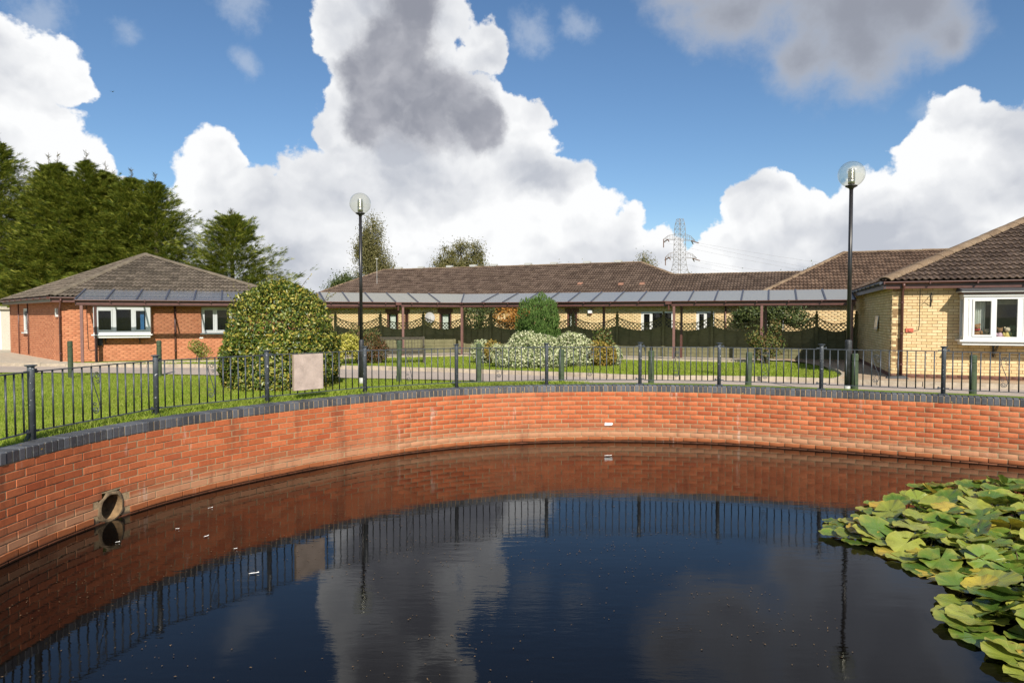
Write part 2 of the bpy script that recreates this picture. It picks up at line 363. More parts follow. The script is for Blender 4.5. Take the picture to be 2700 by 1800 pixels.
        c = t.mix(t.mapr(t.noise(18, 5, .65), .62, .72, 0, .75), c, (.11, .06, .02))
        t.base(c); t.rough(t.mapr(t.noise(8, 3), .35, .65, .16, .36)); t.spec(.65)
        t.bump(t.math('ADD', t.math('MULTIPLY', t.mapr(vein, 0, .35), .6), t.noise(25, 4)), .3, .006)
        tr = t.n('ShaderNodeBsdfTranslucent'); t.l(c, tr.inputs['Color']); mx = t.n('ShaderNodeMixShader'); mx.inputs[0].default_value = .22
        t.l(t.b.outputs[0], mx.inputs[1]); t.l(tr.outputs[0], mx.inputs[2]); t.l(mx.outputs[0], t.o.inputs['Surface']); MT[nm] = t.m
    MT['stem'] = plain('lily_stem', (.09, .07, .025), .5)
    MT['feather'] = plain('white_feather', (.8, .8, .78), .7, .05)
    MT['debris'] = plain('pond_debris', (.12, .075, .035), .8, .5, 30)
    MT['steel_far'] = plain('pylon_steel', (.22, .20, .20), .6, .2)
    MT['rust_insulator'] = plain('insulator', (.13, .07, .05), .4, .2)
    MT['dish'] = plain('satellite_dish', (.24, .24, .235), .5, .1)
    MT['pebble'] = plain('pebbledash', (.50, .46, .38), .95, .4, 60, .8, 0, 60)
    MT['garage_white'] = plain('garage_door', (.64, .64, .64), .4, .04)
    MT['plaque'] = plain('plaque_sky_sheen', (.46, .50, .55), .12, .25, 3, 0, 0)  # pale blue-grey base colour paints in the sky's reflection; not metallic
    MT['terracotta'] = plain('terracotta', (.30, .15, .10), .8, .2)
    MT['red_box'] = plain('red_plastic', (.48, .11, .06), .5, .15)
    MT['blue'] = plain('blue_fabric', (.02, .13, .30), .7, .15)
    MT['fur'] = plain('brown_plush', (.24, .12, .05), .95, .25, 30, .4, 0, 90)
    MT['cream_fur'] = plain('cream_plush', (.52, .42, .28), .95, .2, 30, .4, 0, 90)
    MT['pink'] = plain('pink_cloth', (.60, .40, .46), .85, .15)
    MT['yellow_cloth'] = plain('yellow_cloth', (.60, .46, .15), .85, .2)
    MT['red_cloth'] = plain('red_cloth', (.40, .03, .03), .85, .2)
    MT['flower'] = plain('flower_white', (.75, .72, .62), .8, .08)
    MT['ground_far'] = MT['lawn']
make_mats()

# ------------------------------------------------------------------ mesh helpers
ORG = {}
def v3(a): return np.array(a, float)

class MB:
    """collects shapes in world coordinates; build() links them as one mesh"""
    def __init__(s): s.v = []; s.f = []
    def add(s, vs, fs):
        o = len(s.v); s.v.extend([tuple(map(float, p)) for p in vs]); s.f.extend([tuple(i + o for i in f) for f in fs]); return s
    def hexa(s, c8):
        return s.add(c8, [(0, 3, 2, 1), (4, 5, 6, 7), (0, 1, 5, 4), (1, 2, 6, 5), (2, 3, 7, 6), (3, 0, 4, 7)])
    def box(s, c, size, ux=(1, 0, 0), uy=(0, 1, 0), uz=(0, 0, 1)):
        c = v3(c); a, b, d = (v3(u) * h / 2 for u, h in zip((ux, uy, uz), size))
        return s.hexa([c - a - b - d, c + a - b - d, c + a + b - d, c - a + b - d, c - a - b + d, c + a - b + d, c + a + b + d, c - a + b + d])
    def bar(s, p0, p1, w, h, up=(0, 0, 1)):
        p0, p1 = v3(p0), v3(p1); d = p1 - p0; L = np.linalg.norm(d); d = d / L
        sd = np.cross(d, v3(up)); sd /= np.linalg.norm(sd); u2 = np.cross(sd, d)
        return s.box((p0 + p1) / 2, (L, w, h), d, sd, u2)
    def cyl(s, p0, p1, r0, r1=None, n=10, caps=True):
        r1 = r0 if r1 is None else r1; p0, p1 = v3(p0), v3(p1); d = p1 - p0; d = d / np.linalg.norm(d)
        a = np.cross(d, (0, 0, 1) if abs(d[2]) < .9 else (1, 0, 0)); a /= np.linalg.norm(a); b = np.cross(d, a)
        vs = []
        for p, r in ((p0, r0), (p1, r1)):
            for i in range(n):
                t = 2 * math.pi * i / n; vs.append(p + r * (a * math.cos(t) + b * math.sin(t)))
        fs = [(i, (i + 1) % n, n + (i + 1) % n, n + i) for i in range(n)]
        if caps: fs += [tuple(range(n - 1, -1, -1)), tuple(range(n, 2 * n))]
        return s.add(vs, fs)
    def tube(s, pts, r, n=6):
        pts = [v3(p) for p in pts]; m = len(pts); vs = []; rr = r if hasattr(r, '__len__') else [r] * m
        a = None
        for i, p in enumerate(pts):
            d = pts[min(i + 1, m - 1)] - pts[max(i - 1, 0)]; d /= (np.linalg.norm(d) + 1e-9)
            if a is None:
                a = np.cross(d, (0, 0, 1) if abs(d[2]) < .9 else (1, 0, 0))
            a = a - d * np.dot(a, d); a /= (np.linalg.norm(a) + 1e-9); b = np.cross(d, a)
            for k in range(n):
                t = 2 * math.pi * k / n; vs.append(p + rr[i] * (a * math.cos(t) + b * math.sin(t)))
        fs = [(i * n + k, i * n + (k + 1) % n, (i + 1) * n + (k + 1) % n, (i + 1) * n + k) for i in range(m - 1) for k in range(n)]
        fs += [tuple(range(n - 1, -1, -1)), tuple(range((m - 1) * n, m * n))]
        return s.add(vs, fs)
    def lathe(s, prof, c, n=20):
        c = v3(c); vs = []; m = len(prof)
        for r, z in prof:
            for k in range(n):
                t = 2 * math.pi * k / n; vs.append(c + v3((r * math.cos(t), r * math.sin(t), z)))
        fs = [(i * n + k, i * n + (k + 1) % n, (i + 1) * n + (k + 1) % n, (i + 1) * n + k) for i in range(m - 1) for k in range(n)]
        if prof[0][0] > 1e-6: fs.append(tuple(range(n - 1, -1, -1)))
        if prof[-1][0] > 1e-6: fs.append(tuple(range((m - 1) * n, m * n)))
        return s.add(vs, fs)
    def ell(s, c, r, nu=12, nv=8):
        prof = [(math.sin(math.pi * j / nv), -math.cos(math.pi * j / nv)) for j in range(nv + 1)]
        c = v3(c); vs = []
        for pr, z in prof:
            for k in range(nu):
                t = 2 * math.pi * k / nu; vs.append(c + v3((r[0] * pr * math.cos(t), r[1] * pr * math.sin(t), r[2] * z)))
        fs = [(i * nu + k, i * nu + (k + 1) % nu, (i + 1) * nu + (k + 1) % nu, (i + 1) * nu + k) for i in range(nv) for k in range(nu)]
        return s.add(vs, fs)
    def mesh(s, name, org=(0, 0, 0), mat=None, smooth=False):
        me = bpy.data.meshes.new(name); o = v3(org)
        me.from_pydata([tuple(v3(p) - o) for p in s.v] if len(s.v) < 200000 else (np.array(s.v) - o).tolist(), [], s.f)
        if mat is not None: me.materials.append(mat)
        if smooth: me.polygons.foreach_set('use_smooth', [True] * len(me.polygons))
        me.update(); return me
    def build(s, name, mat, parent=None, smooth=False, kind=None, loc=None):
        org = ORG.get(parent.name, (0, 0, 0)) if parent is not None else (loc or (0, 0, 0))
        o = bpy.data.objects.new(name, s.mesh(name, org, MT[mat] if isinstance(mat, str) else mat, smooth)); COL.objects.link(o)
        if parent is not None: o.parent = parent
        else: o.location = org
        ORG[o.name] = tuple(org)
        if kind: o['kind'] = kind
        return o

def np_mesh(name, V, Fc, mat, parent=None, kind=None, smooth=False):
    """big mesh from arrays: V (n,3), Fc (m,k)"""
    org = np.array(ORG.get(parent.name, (0, 0, 0))) if parent is not None else np.zeros(3)
    me = bpy.data.meshes.new(name); V = np.asarray(V, np.float32) - org.astype(np.float32); Fc = np.asarray(Fc, np.int32)
    m, k = Fc.shape
    me.vertices.add(len(V)); me.vertices.foreach_set('co', V.ravel())
    me.loops.add(m * k); me.loops.foreach_set('vertex_index', Fc.ravel())
    me.polygons.add(m); me.polygons.foreach_set('loop_start', np.arange(m, dtype=np.int32) * k)
    try: me.polygons.foreach_set('loop_total', np.full(m, k, np.int32))
    except Exception: pass
    if smooth: me.polygons.foreach_set('use_smooth', np.ones(m, bool))
    me.update(calc_edges=True); me.validate()
    me.materials.append(MT[mat]); o = bpy.data.objects.new(name, me); COL.objects.link(o)
    if parent is not None: o.parent = parent
    ORG[o.name] = tuple(org)
    if kind: o['kind'] = kind
    return o

def tag(o, label, cat, group=None):
    o['label'] = label; o['category'] = cat
    if group: o['group'] = group
    return o
def thing(name, label, cat, loc=(0, 0, 0), group=None):
    o = bpy.data.objects.new(name, None); COL.objects.link(o); o.location = loc; o.empty_display_size = .2
    ORG[o.name] = tuple(loc); return tag(o, label, cat, group)
def piece(name, me, parent, M, extra=None):
    """one more object sharing a mesh, at world matrix M (parents carry no rotation)"""
    o = bpy.data.objects.new(name, me); COL.objects.link(o); o.parent = parent
    M = M.copy(); M.translation = M.translation - Vector(ORG[parent.name]); o.matrix_basis = M
    ORG[o.name] = ORG[parent.name]; return o
def frame(ux, uy, uz, t):
    return Matrix(((ux[0], uy[0], uz[0], t[0]), (ux[1], uy[1], uz[1], t[1]), (ux[2], uy[2], uz[2], t[2]), (0, 0, 0, 1)))
def structure(o): o['kind'] = 'structure'; return o
ORDN = ['first', 'second', 'third', 'fourth', 'fifth', 'sixth', 'seventh', 'eighth', 'ninth', 'tenth', 'eleventh', 'twelfth', 'thirteenth', 'fourteenth', 'fifteenth', 'sixteenth', 'seventeenth', 'eighteenth']

# ------------------------------------------------------------------ pond outline and ground height
TH = [(-177, 5.92), (174, 5.86), (164, 5.78), (157, 5.65), (149, 5.53), (141, 5.47), (133, 5.46), (125, 5.48), (117, 5.5), (109, 5.49), (101, 5.46), (93, 5.44), (84, 5.45), (77, 5.48), (71, 5.52), (63, 5.55), (55, 5.62), (46.6, 5.82), (39.8, 6.1), (35.8, 6.33), (32.4, 6.55), (20, 7.15), (5, 7.1), (-10, 6.7), (-30, 6.1), (-60, 5.1), (-90, 4.7), (-120, 4.95), (-150, 5.9), (-165, 5.98)]
def pond_curve(n=1440):
    th = np.array([t % 360 for t, _ in TH]); r = np.array([q for _, q in TH]); o = np.argsort(th); th, r = th[o], r[o]
    a = np.arange(n) * 360 / n; rr = np.interp(a, np.concatenate([th - 360, th, th + 360]), np.tile(r, 3))
    k = np.hanning(121); k /= k.sum(); rr = np.convolve(np.tile(rr, 3), k, 'same')[n:2 * n]
    a = np.radians(a); return np.stack([1.6 + rr * np.cos(a), 6 + rr * np.sin(a)], 1)
CV = pond_curve()
_seg = np.hypot(*(np.roll(CV, -1, 0) - CV).T); _cum = np.concatenate([[0], np.cumsum(_seg)]); PERIM = _cum[-1]
_cl = np.vstack([CV, CV[:1]])
def on_curve(s):
    """point, tangent (anticlockwise) and outward normal of the pond edge at arc length s"""
    s = s % PERIM
    p = np.array([np.interp(s, _cum, _cl[:, 0]), np.interp(s, _cum, _cl[:, 1])])
    e = .12
    q = [np.array([np.interp((s + d) % PERIM, _cum, _cl[:, 0]), np.interp((s + d) % PERIM, _cum, _cl[:, 1])]) for d in (-e, e)]
    t = q[1] - q[0]; t /= np.hypot(*t); return p, t, np.array([t[1], -t[0]])
def pond_d(P):
    P = np.atleast_2d(np.asarray(P, float))[:, :2]; out = np.empty(len(P)); C4 = CV[::4]
    for i in range(0, len(P), 20000):
        q = P[i:i + 20000]; out[i:i + 20000] = np.sqrt(((q[:, None, :] - C4[None]) ** 2).sum(2)).min(1)
    return out
def gz_d(d):
    t = np.clip((d - .2) / 4.4, 0, 1); return .435 * (1 - t * t * (3 - 2 * t))
def gz(x, y): return float(gz_d(pond_d([(x, y)]))[0])
WATER = -.5; COPE = .45

# ------------------------------------------------------------------ ground, road, paths
def ground():
    ds = [.19, .3, .5, .8, 1.2, 1.6, 2, 2.5, 3, 3.5, 4, 4.5, 5, 5.5, 6, 6.5, 7.2, 9, 13, 20, 35, 70, 150, 400, 1200]
    n = 240; V = []; F = []
    for d in ds:
        for i in range(n):
            p, t, nn = on_curve(PERIM * i / n); q = p + nn * d; V.append((q[0], q[1], float(gz_d(np.array([d]))[0])))
    for j in range(len(ds) - 1):
        for i in range(n): F.append((j * n + i, (j) * n + (i + 1) % n, (j + 1) * n + (i + 1) % n, (j + 1) * n + i))
    F = [f[::-1] for f in F]
    structure(np_mesh('lawn', V, F, 'lawn', smooth=True))
ground()

def catmull(pts, n=8):
    P = [v3(p) for p in pts]; P = [2 * P[0] - P[1]] + P + [2 * P[-1] - P[-2]]; out = []
    for i in range(1, len(P) - 2):
        for k in range(n):
            t = k / n; a, b, c, d = P[i - 1:i + 3]
            out.append(.5 * (2 * b + (c - a) * t + (2 * a - 5 * b + 4 * c - d) * t * t + (3 * b - a - 3 * c + d) * t ** 3))
    out.append(P[-2]); return out
def resample(pts, n):
    pts = np.array(pts); L = np.concatenate([[0], np.cumsum(np.hypot(*np.diff(pts[:, :2], axis=0).T))]); q = np.linspace(0, L[-1], n)
    return np.stack([np.interp(q, L, pts[:, 0]), np.interp(q, L, pts[:, 1])], 1)
def ribbon(name, A, B, mat, lift, nu=160, nv=8):
    """a ground sheet between two plan curves, draped on the ground"""
    A = resample(catmull(A), nu); B = resample(catmull(B), nu)
    P = np.array([A[i] * (1 - j / nv) + B[i] * j / nv for i in range(nu) for j in range(nv + 1)])
    z = gz_d(pond_d(P)) + lift
    F = [(i * (nv + 1) + j, (i + 1) * (nv + 1) + j, (i + 1) * (nv + 1) + j + 1, i * (nv + 1) + j + 1) for i in range(nu - 1) for j in range(nv)]
    return structure(np_mesh(name, np.column_stack([P, z]), F, mat, smooth=True))
NEAR = [(-40, 20.5), (-22, 19.6), (-14.4, 19.2), (-11.1, 19.0), (-8.8, 18.5), (-6.5, 18.0), (-4.3, 17.5), (-2.4, 17.1), (-.9, 16.7), (.6, 16.2), (2.2, 15.5), (3.7, 15.0), (5.1, 14.7), (6.4, 14.3), (7.6, 13.6), (9.2, 12.5), (11, 10.8), (12.5, 8), (13.3, 4), (13.6, 0)]
FAR = [(-40, 24.5), (-22, 22.6), (-14.5, 21.5), (-12.4, 21.2), (-9.0, 21.0), (-6.3, 20.7), (-4.5, 20.3), (-2.7, 19.7), (-.5, 18.8), (1.0, 18.2), (2.4, 17.5), (3.8, 17.0), (5.2, 16.9), (6.5, 16.6), (7.5, 16.3), (8.4, 15.7), (9.7, 15.1), (11.2, 14.6), (13.5, 13.0), (15.5, 9.5), (16.5, 5), (17, 0)]
ribbon('road', NEAR, FAR, 'tarmac', .035)
# paved forecourt between the road kerb, the right-hand house and the walkway
def patch(name, poly, mat, lift, step=.5):
    from mathutils.geometry import tessellate_polygon
    poly = [tuple(p) for p in poly]; pts = []
    for i, p in enumerate(poly):
        q = poly[(i + 1) % len(poly)]; m = max(1, int(math.hypot(q[0] - p[0], q[1] - p[1]) / step))
        pts += [(p[0] + (q[0] - p[0]) * k / m, p[1] + (q[1] - p[1]) * k / m) for k in range(m)]
    bm = bmesh.new(); vs = [bm.verts.new((x, y, 0)) for x, y in pts]; bm.faces.new(vs)
    bmesh.ops.triangulate(bm, faces=bm.faces[:]); 
    for _ in range(2): bmesh.ops.subdivide_edges(bm, edges=[e for e in bm.edges if e.calc_length() > 1.2], cuts=1)
    bmesh.ops.triangulate(bm, faces=bm.faces[:])
    P = np.array([v.co[:] for v in bm.verts]); z = gz_d(pond_d(P)) + lift
    for v, zz in zip(bm.verts, z): v.co.z = zz
    bmesh.ops.recalc_face_normals(bm, faces=bm.faces[:])
    me = bpy.data.meshes.new(name); bm.to_mesh(me); bm.free(); me.materials.append(MT[mat])
    for p in me.polygons:
        p.use_smooth = True
    o = bpy.data.objects.new(name, me); COL.objects.link(o); return structure(o)
patch('forecourt', [(7.65, 16.4), (8.5, 15.85), (9.8, 15.25), (11.3, 14.75), (13.6, 13.15), (20, 11), (20, 24), (13, 26), (9.5, 26.2), (9.95, 23.2), (9.75, 21.3), (9.15, 19.0), (8.5, 17.5)], 'paving', .05)
patch('walkway_path', [(9.9, 24.2), (5.9, 25.7), (-2.0, 28.65), (-9.4, 25.75), (-9.4, 27.6), (-2.1, 30.4), (9.9, 26.3)], 'concrete', .042)
patch('driveway', [(-40, 24.8), (-22, 22.9), (-15.4, 21.95), (-14.2, 22.6), (-15.75, 24.1), (-22.7, 30.9), (-26, 40), (-45, 40)], 'concrete', .03)

def kerb_line(name, pts, w, h, label_seg=.9, lift=.0, smax=None):
    root = bpy.data.objects.new(name, None); COL.objects.link(root); ORG[root.name] = (0, 0, 0); structure(root)
    pts = np.array(catmull(pts)); L = np.concatenate([[0], np.cumsum(np.hypot(*np.diff(pts[:, :2], axis=0).T))]); n = int(L[-1] / label_seg)
    mb = MB(); b = .012
    mb.hexa([(-.5, -.5, -.5), (.5, -.5, -.5), (.5, .5, -.5), (-.5, .5, -.5), (-.5, -.38, .5), (.5, -.38, .5), (.5, .5, .5), (-.5, .5, .5)])
    me = mb.mesh('kerb_stone', mat=MT['kerb'])
    for i in range(n):
        a, c = (np.array([np.interp(q, L, pts[:, 0]), np.interp(q, L, pts[:, 1])]) for q in (i * label_seg, (i + 1) * label_seg))
        u = c - a; ln = np.hypot(*u); u /= ln; m = (a + c) / 2; z0 = gz(*a); z1 = gz(*c)
        tilt = math.atan2(z1 - z0, ln); ux = Vector((u[0] * math.cos(tilt), u[1] * math.cos(tilt), math.sin(tilt))); uy = Vector((-u[1], u[0], 0)); uz = ux.cross(uy)
        piece('kerb_stone', me, root, frame(ux * (ln - .012), uy * w, uz * h, (m[0], m[1], (z0 + z1) / 2 + lift + random.uniform(-.006, .006))))
    return root
kerb_line('kerb', [p for p in FAR if -22.1 <= p[0] <= 13.6], .13, .22, .9, .03)
kerb_line('path_edging', [(-14.3, 22.35), (-11.6, 23.35), (-9.2, 24.3), (-6.5, 25.4), (-2.0, 27.2), (2.2, 25.9), (6.0, 24.5), (9.0, 23.4)], .06, .14, .9, .02)
kerb_line('forecourt_edging', [(7.7, 16.45), (8.5, 17.5), (9.15, 19.0), (9.72, 21.3)], .06, .14, .9, .03)

# ------------------------------------------------------------------ pond: water, brick wall, coping
def chamfer_brick(name, L, H, Dp, mat, c=.004):
    """brick: x along, y into the wall, z up; front face at y = 0"""
    mb = MB(); x, z = L / 2, H / 2
    ring = lambda k, y: [(-x + k, y, -z + k), (x - k, y, -z + k), (x - k, y, z - k), (-x + k, y, z - k)]
    V = ring(c, 0) + ring(0, c) + ring(0, Dp)
    F = [(0, 1, 2, 3)] + [(i + 4, (i + 1) % 4 + 4, (i + 1) % 4, i) for i in range(4)] + [(i + 8, (i + 1) % 4 + 8, (i + 1) % 4 + 4, i + 4) for i in range(4)]
    return MB().add(V, F)
def pond():
    n = 360; V = [(*on_curve(PERIM * i / n)[0], WATER) for i in range(n)]
    # water reaches a hand's breadth under the wall face
    V = [(*(on_curve(PERIM * i / n)[0] + on_curve(PERIM * i / n)[2] * .03), WATER) for i in range(n)]
    w = MB().add(V, [tuple(range(n))]).build('pond_water', 'water'); w['kind'] = 'structure'
    root = thing('pond_wall', 'curved red brick retaining wall with dark blue brick coping around the dark pond', 'wall', (1.6, 11.5, WATER))
    pipe = np.array([-4.14, 6.98]); pz = -.36; prad = .155
    # mortar body behind the brick faces, with a hole at the outfall pipe
    n = 900; zs = [-.9, -.52, -.44, -.36, -.28, -.2, -.1, .1, .345]
    V = []; F = []
    for z in zs:
        for i in range(n):
            p, t, nn = on_curve(PERIM * i / n); q = p + nn * .0085; V.append((q[0], q[1], z))
    for j in range(len(zs) - 1):
        for i in range(n):
            p = on_curve(PERIM * (i + .5) / n)[0]
            if np.hypot(*(p - pipe)) < prad * .9 and abs((zs[j] + zs[j + 1]) / 2 - pz) < prad * .85: continue
            F.append((j * n + i, j * n + (i + 1) % n, (j + 1) * n + (i + 1) % n, (j + 1) * n + i))
    # coping bed
    k = len(V)
    for (off, z) in ((.007, .345), (.007, .437), (.205, .437), (.205, .2)):
        for i in range(n):
            p, t, nn = on_curve(PERIM * i / n); q = p + nn * off; V.append((q[0], q[1], z))
    for j in range(3):
        for i in range(n): F.append((k + j * n + i, k + j * n + (i + 1) % n, k + (j + 1) * n + (i + 1) % n, k + (j + 1) * n + i))
    np_mesh('mortar', V, F, 'mortar', root)
    # bricks
    bmesh_one = chamfer_brick('brick', .215, .065, .05, 'pond_brick', .0028); me = bmesh_one.mesh('brick', mat=MT['pond_brick'])
    nb = int(PERIM / .225); pitch = PERIM / nb; items = []
    for row in range(12):
        z = .345 - .01 - .0325 - row * .075
        for i in range(nb):
            s = (i + (.5 if row % 2 else 0)) * pitch + random.uniform(-.003, .003); p, t, nn = on_curve(s)
            if np.hypot(p[0] - pipe[0], p[1] - pipe[1]) < prad + .02 and abs(z - pz) < prad + .0: continue
            proud = random.uniform(-.002, .003) + (.010 if row >= 10 else 0)
            q = p - nn * proud + nn * .004
            dx = q[0]; dy = q[1]
            vis = dy > 1 and abs(dx / dy) < .80 and nn @ q < 99 and (nn @ (np.zeros(2) - q)) < 0 and z > -.53
            tilt = random.gauss(0, .004)
            # brick x axis along tangent; y outward (into the wall)
            M = frame((t[0], t[1], tilt), (nn[0], nn[1], 0), (0, 0, 1), (q[0], q[1], z))
            items.append((dx * dx + dy * dy if vis else 1e9, M))
    items.sort(key=lambda a: a[0])
    for d, M in items[:300]: piece('brick', me, root, M)
    bv = np.array(bmesh_one.v); V = []; F = []
    for d, M in items[300:]:
        Mn = np.array(M); o = len(V) * len(bv); V.append(bv @ Mn[:3, :3].T + Mn[:3, 3]); F += [tuple(a + o for a in f) for f in bmesh_one.f]
    np_mesh('brick_courses', np.vstack(V), F, 'pond_brick', root, 'stuff')
    # coping bricks on edge
    cb = MB(); x, D_, z = .0325, .215, .1025
    c = .009
    prof = [(0, 0), (0, z - c), (c * .35, z - c * .35), (c, z), (D_, z), (D_, 0)]
    e = .004
    V = []
    for sx, ins in ((-x, 1), (-x + e, 0), (x - e, 0), (x, 1)):
        for (y, zz) in prof: V.append((sx, y + (e if ins and y < c else 0), zz - (e if ins and zz > z - c else 0)))
    m = len(prof); F = []
    for j in range(3):
        for i in range(m - 1): F.append((j * m + i, (j + 1) * m + i, (j + 1) * m + i + 1, j * m + i + 1))
    F += [tuple(range(m - 1, -1, -1)), tuple(range(3 * m, 4 * m))]
    cb.add(V, F); cme = cb.mesh('coping_brick', mat=MT['blue_brick'])
    nc = int(PERIM / .0745); pitch = PERIM / nc; items = []
    for i in range(nc):
        s = i * pitch; p, t, nn = on_curve(s); q = p - nn * random.uniform(-.002, .003)
        vis = q[1] > 1 and abs(q[0] / q[1]) < .80 and (nn @ (-q)) < 0
        a = random.gauss(0, .012); tt = np.array([t[0] * math.cos(a) - t[1] * math.sin(a), t[0] * math.sin(a) + t[1] * math.cos(a)]); n2 = np.array([tt[1], -tt[0]])
        items.append((q @ q if vis else 1e9, frame((tt[0], tt[1], random.gauss(0, .012)), (n2[0], n2[1], random.gauss(0, .008)), (0, 0, 1), (q[0], q[1], .3475 + random.uniform(-.002, .002)))))
    items.sort(key=lambda a: a[0])
    for d, M in items[:300]: piece('coping_brick', cme, root, M)
    bv = np.array(cb.v); o = 0; mb = MB()
    for d, M in items[300:]:
        Mn = np.array(M); mb.add(bv @ Mn[:3, :3].T + Mn[:3, 3], cb.f)
    mb.build('coping_bricks', 'blue_brick', root, kind='stuff')
    # outfall pipe: concrete collar and barrel running back into the bank
    s0 = None; best = 9
    for s in np.linspace(0, PERIM, 2000):
        p = on_curve(s)[0]; d = np.hypot(*(p - pipe))
        if d < best: best, s0 = d, s
    p, t, nn = on_curve(s0); t3 = v3((*t, 0)); n3 = v3((*nn, 0)); up = v3((0, 0, 1)); c0 = v3((*p, pz))
    def ringpts(r, off, wob=0):
        return [c0 + n3 * off + (t3 * math.cos(a) + up * math.sin(a)) * (r + wob * mnoise.noise((3 * math.cos(a), 3 * math.sin(a), r * 9))) for a in [2 * math.pi * k / 36 for k in range(36)]]
    R_ = [ringpts(.165, .008, .03), ringpts(.158, -.006, .02), ringpts(.142, -.012, .008), ringpts(.130, -.010, .006), ringpts(.126, .01, .0), ringpts(.126, .9)]
    V = [q for r in R_ for q in r]; F = [(j * 36 + i, j * 36 + (i + 1) % 36, (j + 1) * 36 + (i + 1) % 36, (j + 1) * 36 + i) for j in range(5) for i in range(36)]
    F.append(tuple(range(5 * 36, 6 * 36)))
    pr = thing('drain_pipe', 'round rusty drain pipe mouth set low in the pond wall at the water', 'pipe', tuple(c0))
    MB().add(V[:4 * 36], [f for f in F[:3 * 36]]).build('collar', 'pipe_collar', pr, True)
    MB().add(V, F[3 * 36:]).build('barrel', 'pipe_barrel', pr, True)
    # a splash of white paint on one brick of the far side
    best = min(np.linspace(0, PERIM, 4000), key=lambda s: np.hypot(*(on_curve(s)[0] - np.array([1.63, 11.44]))))
    p, t, nn = on_curve(best); cc = v3((*p, -.205)); t3 = v3((*t, 0)); n3 = v3((*nn, 0))
    outl = [(-.068, -.022), (.05, -.02), (.072, -.004), (.066, .022), (-.01, .021), (-.062, .028)]
    mb = MB(); k = len(outl)
    mb.add([cc - n3 * .012 - t3 * a + v3((0, 0, b)) for a, b in outl] + [cc + n3 * .006 - t3 * a + v3((0, 0, b)) for a, b in outl],
           [tuple(range(k)), *[(i, i + k, (i + 1) % k + k, (i + 1) % k) for i in range(k)]])
    o = mb.build('white_scrap', 'feather'); tag(o, 'small white scrap stuck on the brick wall above the far waterline', 'scrap')
MT['pipe_collar'] = plain('pipe_collar', (.15, .105, .06), .95, .6, 14, .7, 0, 60)
MT['pipe_barrel'] = plain('pipe_barrel', (.20, .125, .06), .9, .6, 9, .6, 0, 40)
pond()

# ------------------------------------------------------------------ brick walls, windows, tiled roofs
def brick_wall(root, A, u, L, z0, z1, openings, bmat, mmat, n_obj=0, z_plinth=None, nout=None, thick=.22, name='brick'):
    """running-bond wall along u from plan point A; nout points out of the building"""
    A = np.array(A, float); u = np.array(u, float); u /= np.hypot(*u); nout = np.array(nout, float) if nout is not None else np.array([u[1], -u[0]])
    u3 = Vector((*u, 0)); n3 = Vector((*nout, 0)); B = v3((*A, 0))
    pt = lambda s, o, z: B + v3(u3) * s + v3(n3) * o + v3((0, 0, z))
    cuts = sorted({0, L, *[q for o in openings for q in o[:2] if 0 < q < L]}); mb = MB()
    for a, b in zip(cuts[:-1], cuts[1:]):
        zz = [(z0, z1)]
        for (s0, s1, za, zb) in openings:
            if s0 <= a + 1e-6 and s1 >= b - 1e-6:
                zz = [r for lo, hi in zz for r in ((lo, min(hi, za)), (max(lo, zb), hi)) if r[1] - r[0] > .001]
        for lo, hi in zz:
            mb.hexa([pt(a, -.008, lo), pt(b, -.008, lo), pt(b, -thick, lo), pt(a, -thick, lo), pt(a, -.008, hi), pt(b, -.008, hi), pt(b, -thick, hi), pt(a, -thick, hi)])
    mb.build('wall_core', mmat, root)
    one = chamfer_brick(name, 1, .065, .03, bmat, .003); base = np.array(one.v)
    rows = int((z1 - z0) / .075); items = []
    for r in range(rows):
        zc = z0 + .0375 + r * .075; s = -.1125 if r % 2 else 0.
        while s < L:
            a, b = max(s + .005, 0), min(s + .22, L); segs = [(a, b)]
            for (s0, s1, za, zb) in openings:
                if za < zc + .03 and zb > zc - .03:
                    segs = [q for lo, hi in segs for q in ((lo, min(hi, s0)), (max(lo, s1), hi)) if q[1] - q[0] > .02]
            for lo, hi in segs:
                if hi - lo > .025: items.append(((lo + hi) / 2, zc, hi - lo))
            s += .225
    me = {}
    def mat4(it):
        s, z, l = it; p = pt(s, random.uniform(-.001, .002), z)
        return frame(u3 * l, -n3, Vector((0, 0, 1)), p)
    if n_obj:
        full = sorted([i for i in items if abs(i[2] - .215) < .002], key=lambda i: float(np.hypot(*pt(i[0], 0, 0)[:2])))[:n_obj]
        ids = set(id(i) for i in full); bm1 = one.mesh('brick', mat=MT[bmat])
        for i in full: piece('brick', bm1, root, mat4(i))
        items = [i for i in items if id(i) not in ids]
    V = []; F = []; k = len(base)
    for j, it in enumerate(items):
        Mn = np.array(mat4(it)); V.append(base @ Mn[:3, :3].T + Mn[:3, 3]); F += [tuple(a + j * k for a in f) for f in one.f]
    if V: np_mesh('brick_courses', np.vstack(V), F, bmat, root, 'stuff')
    return pt

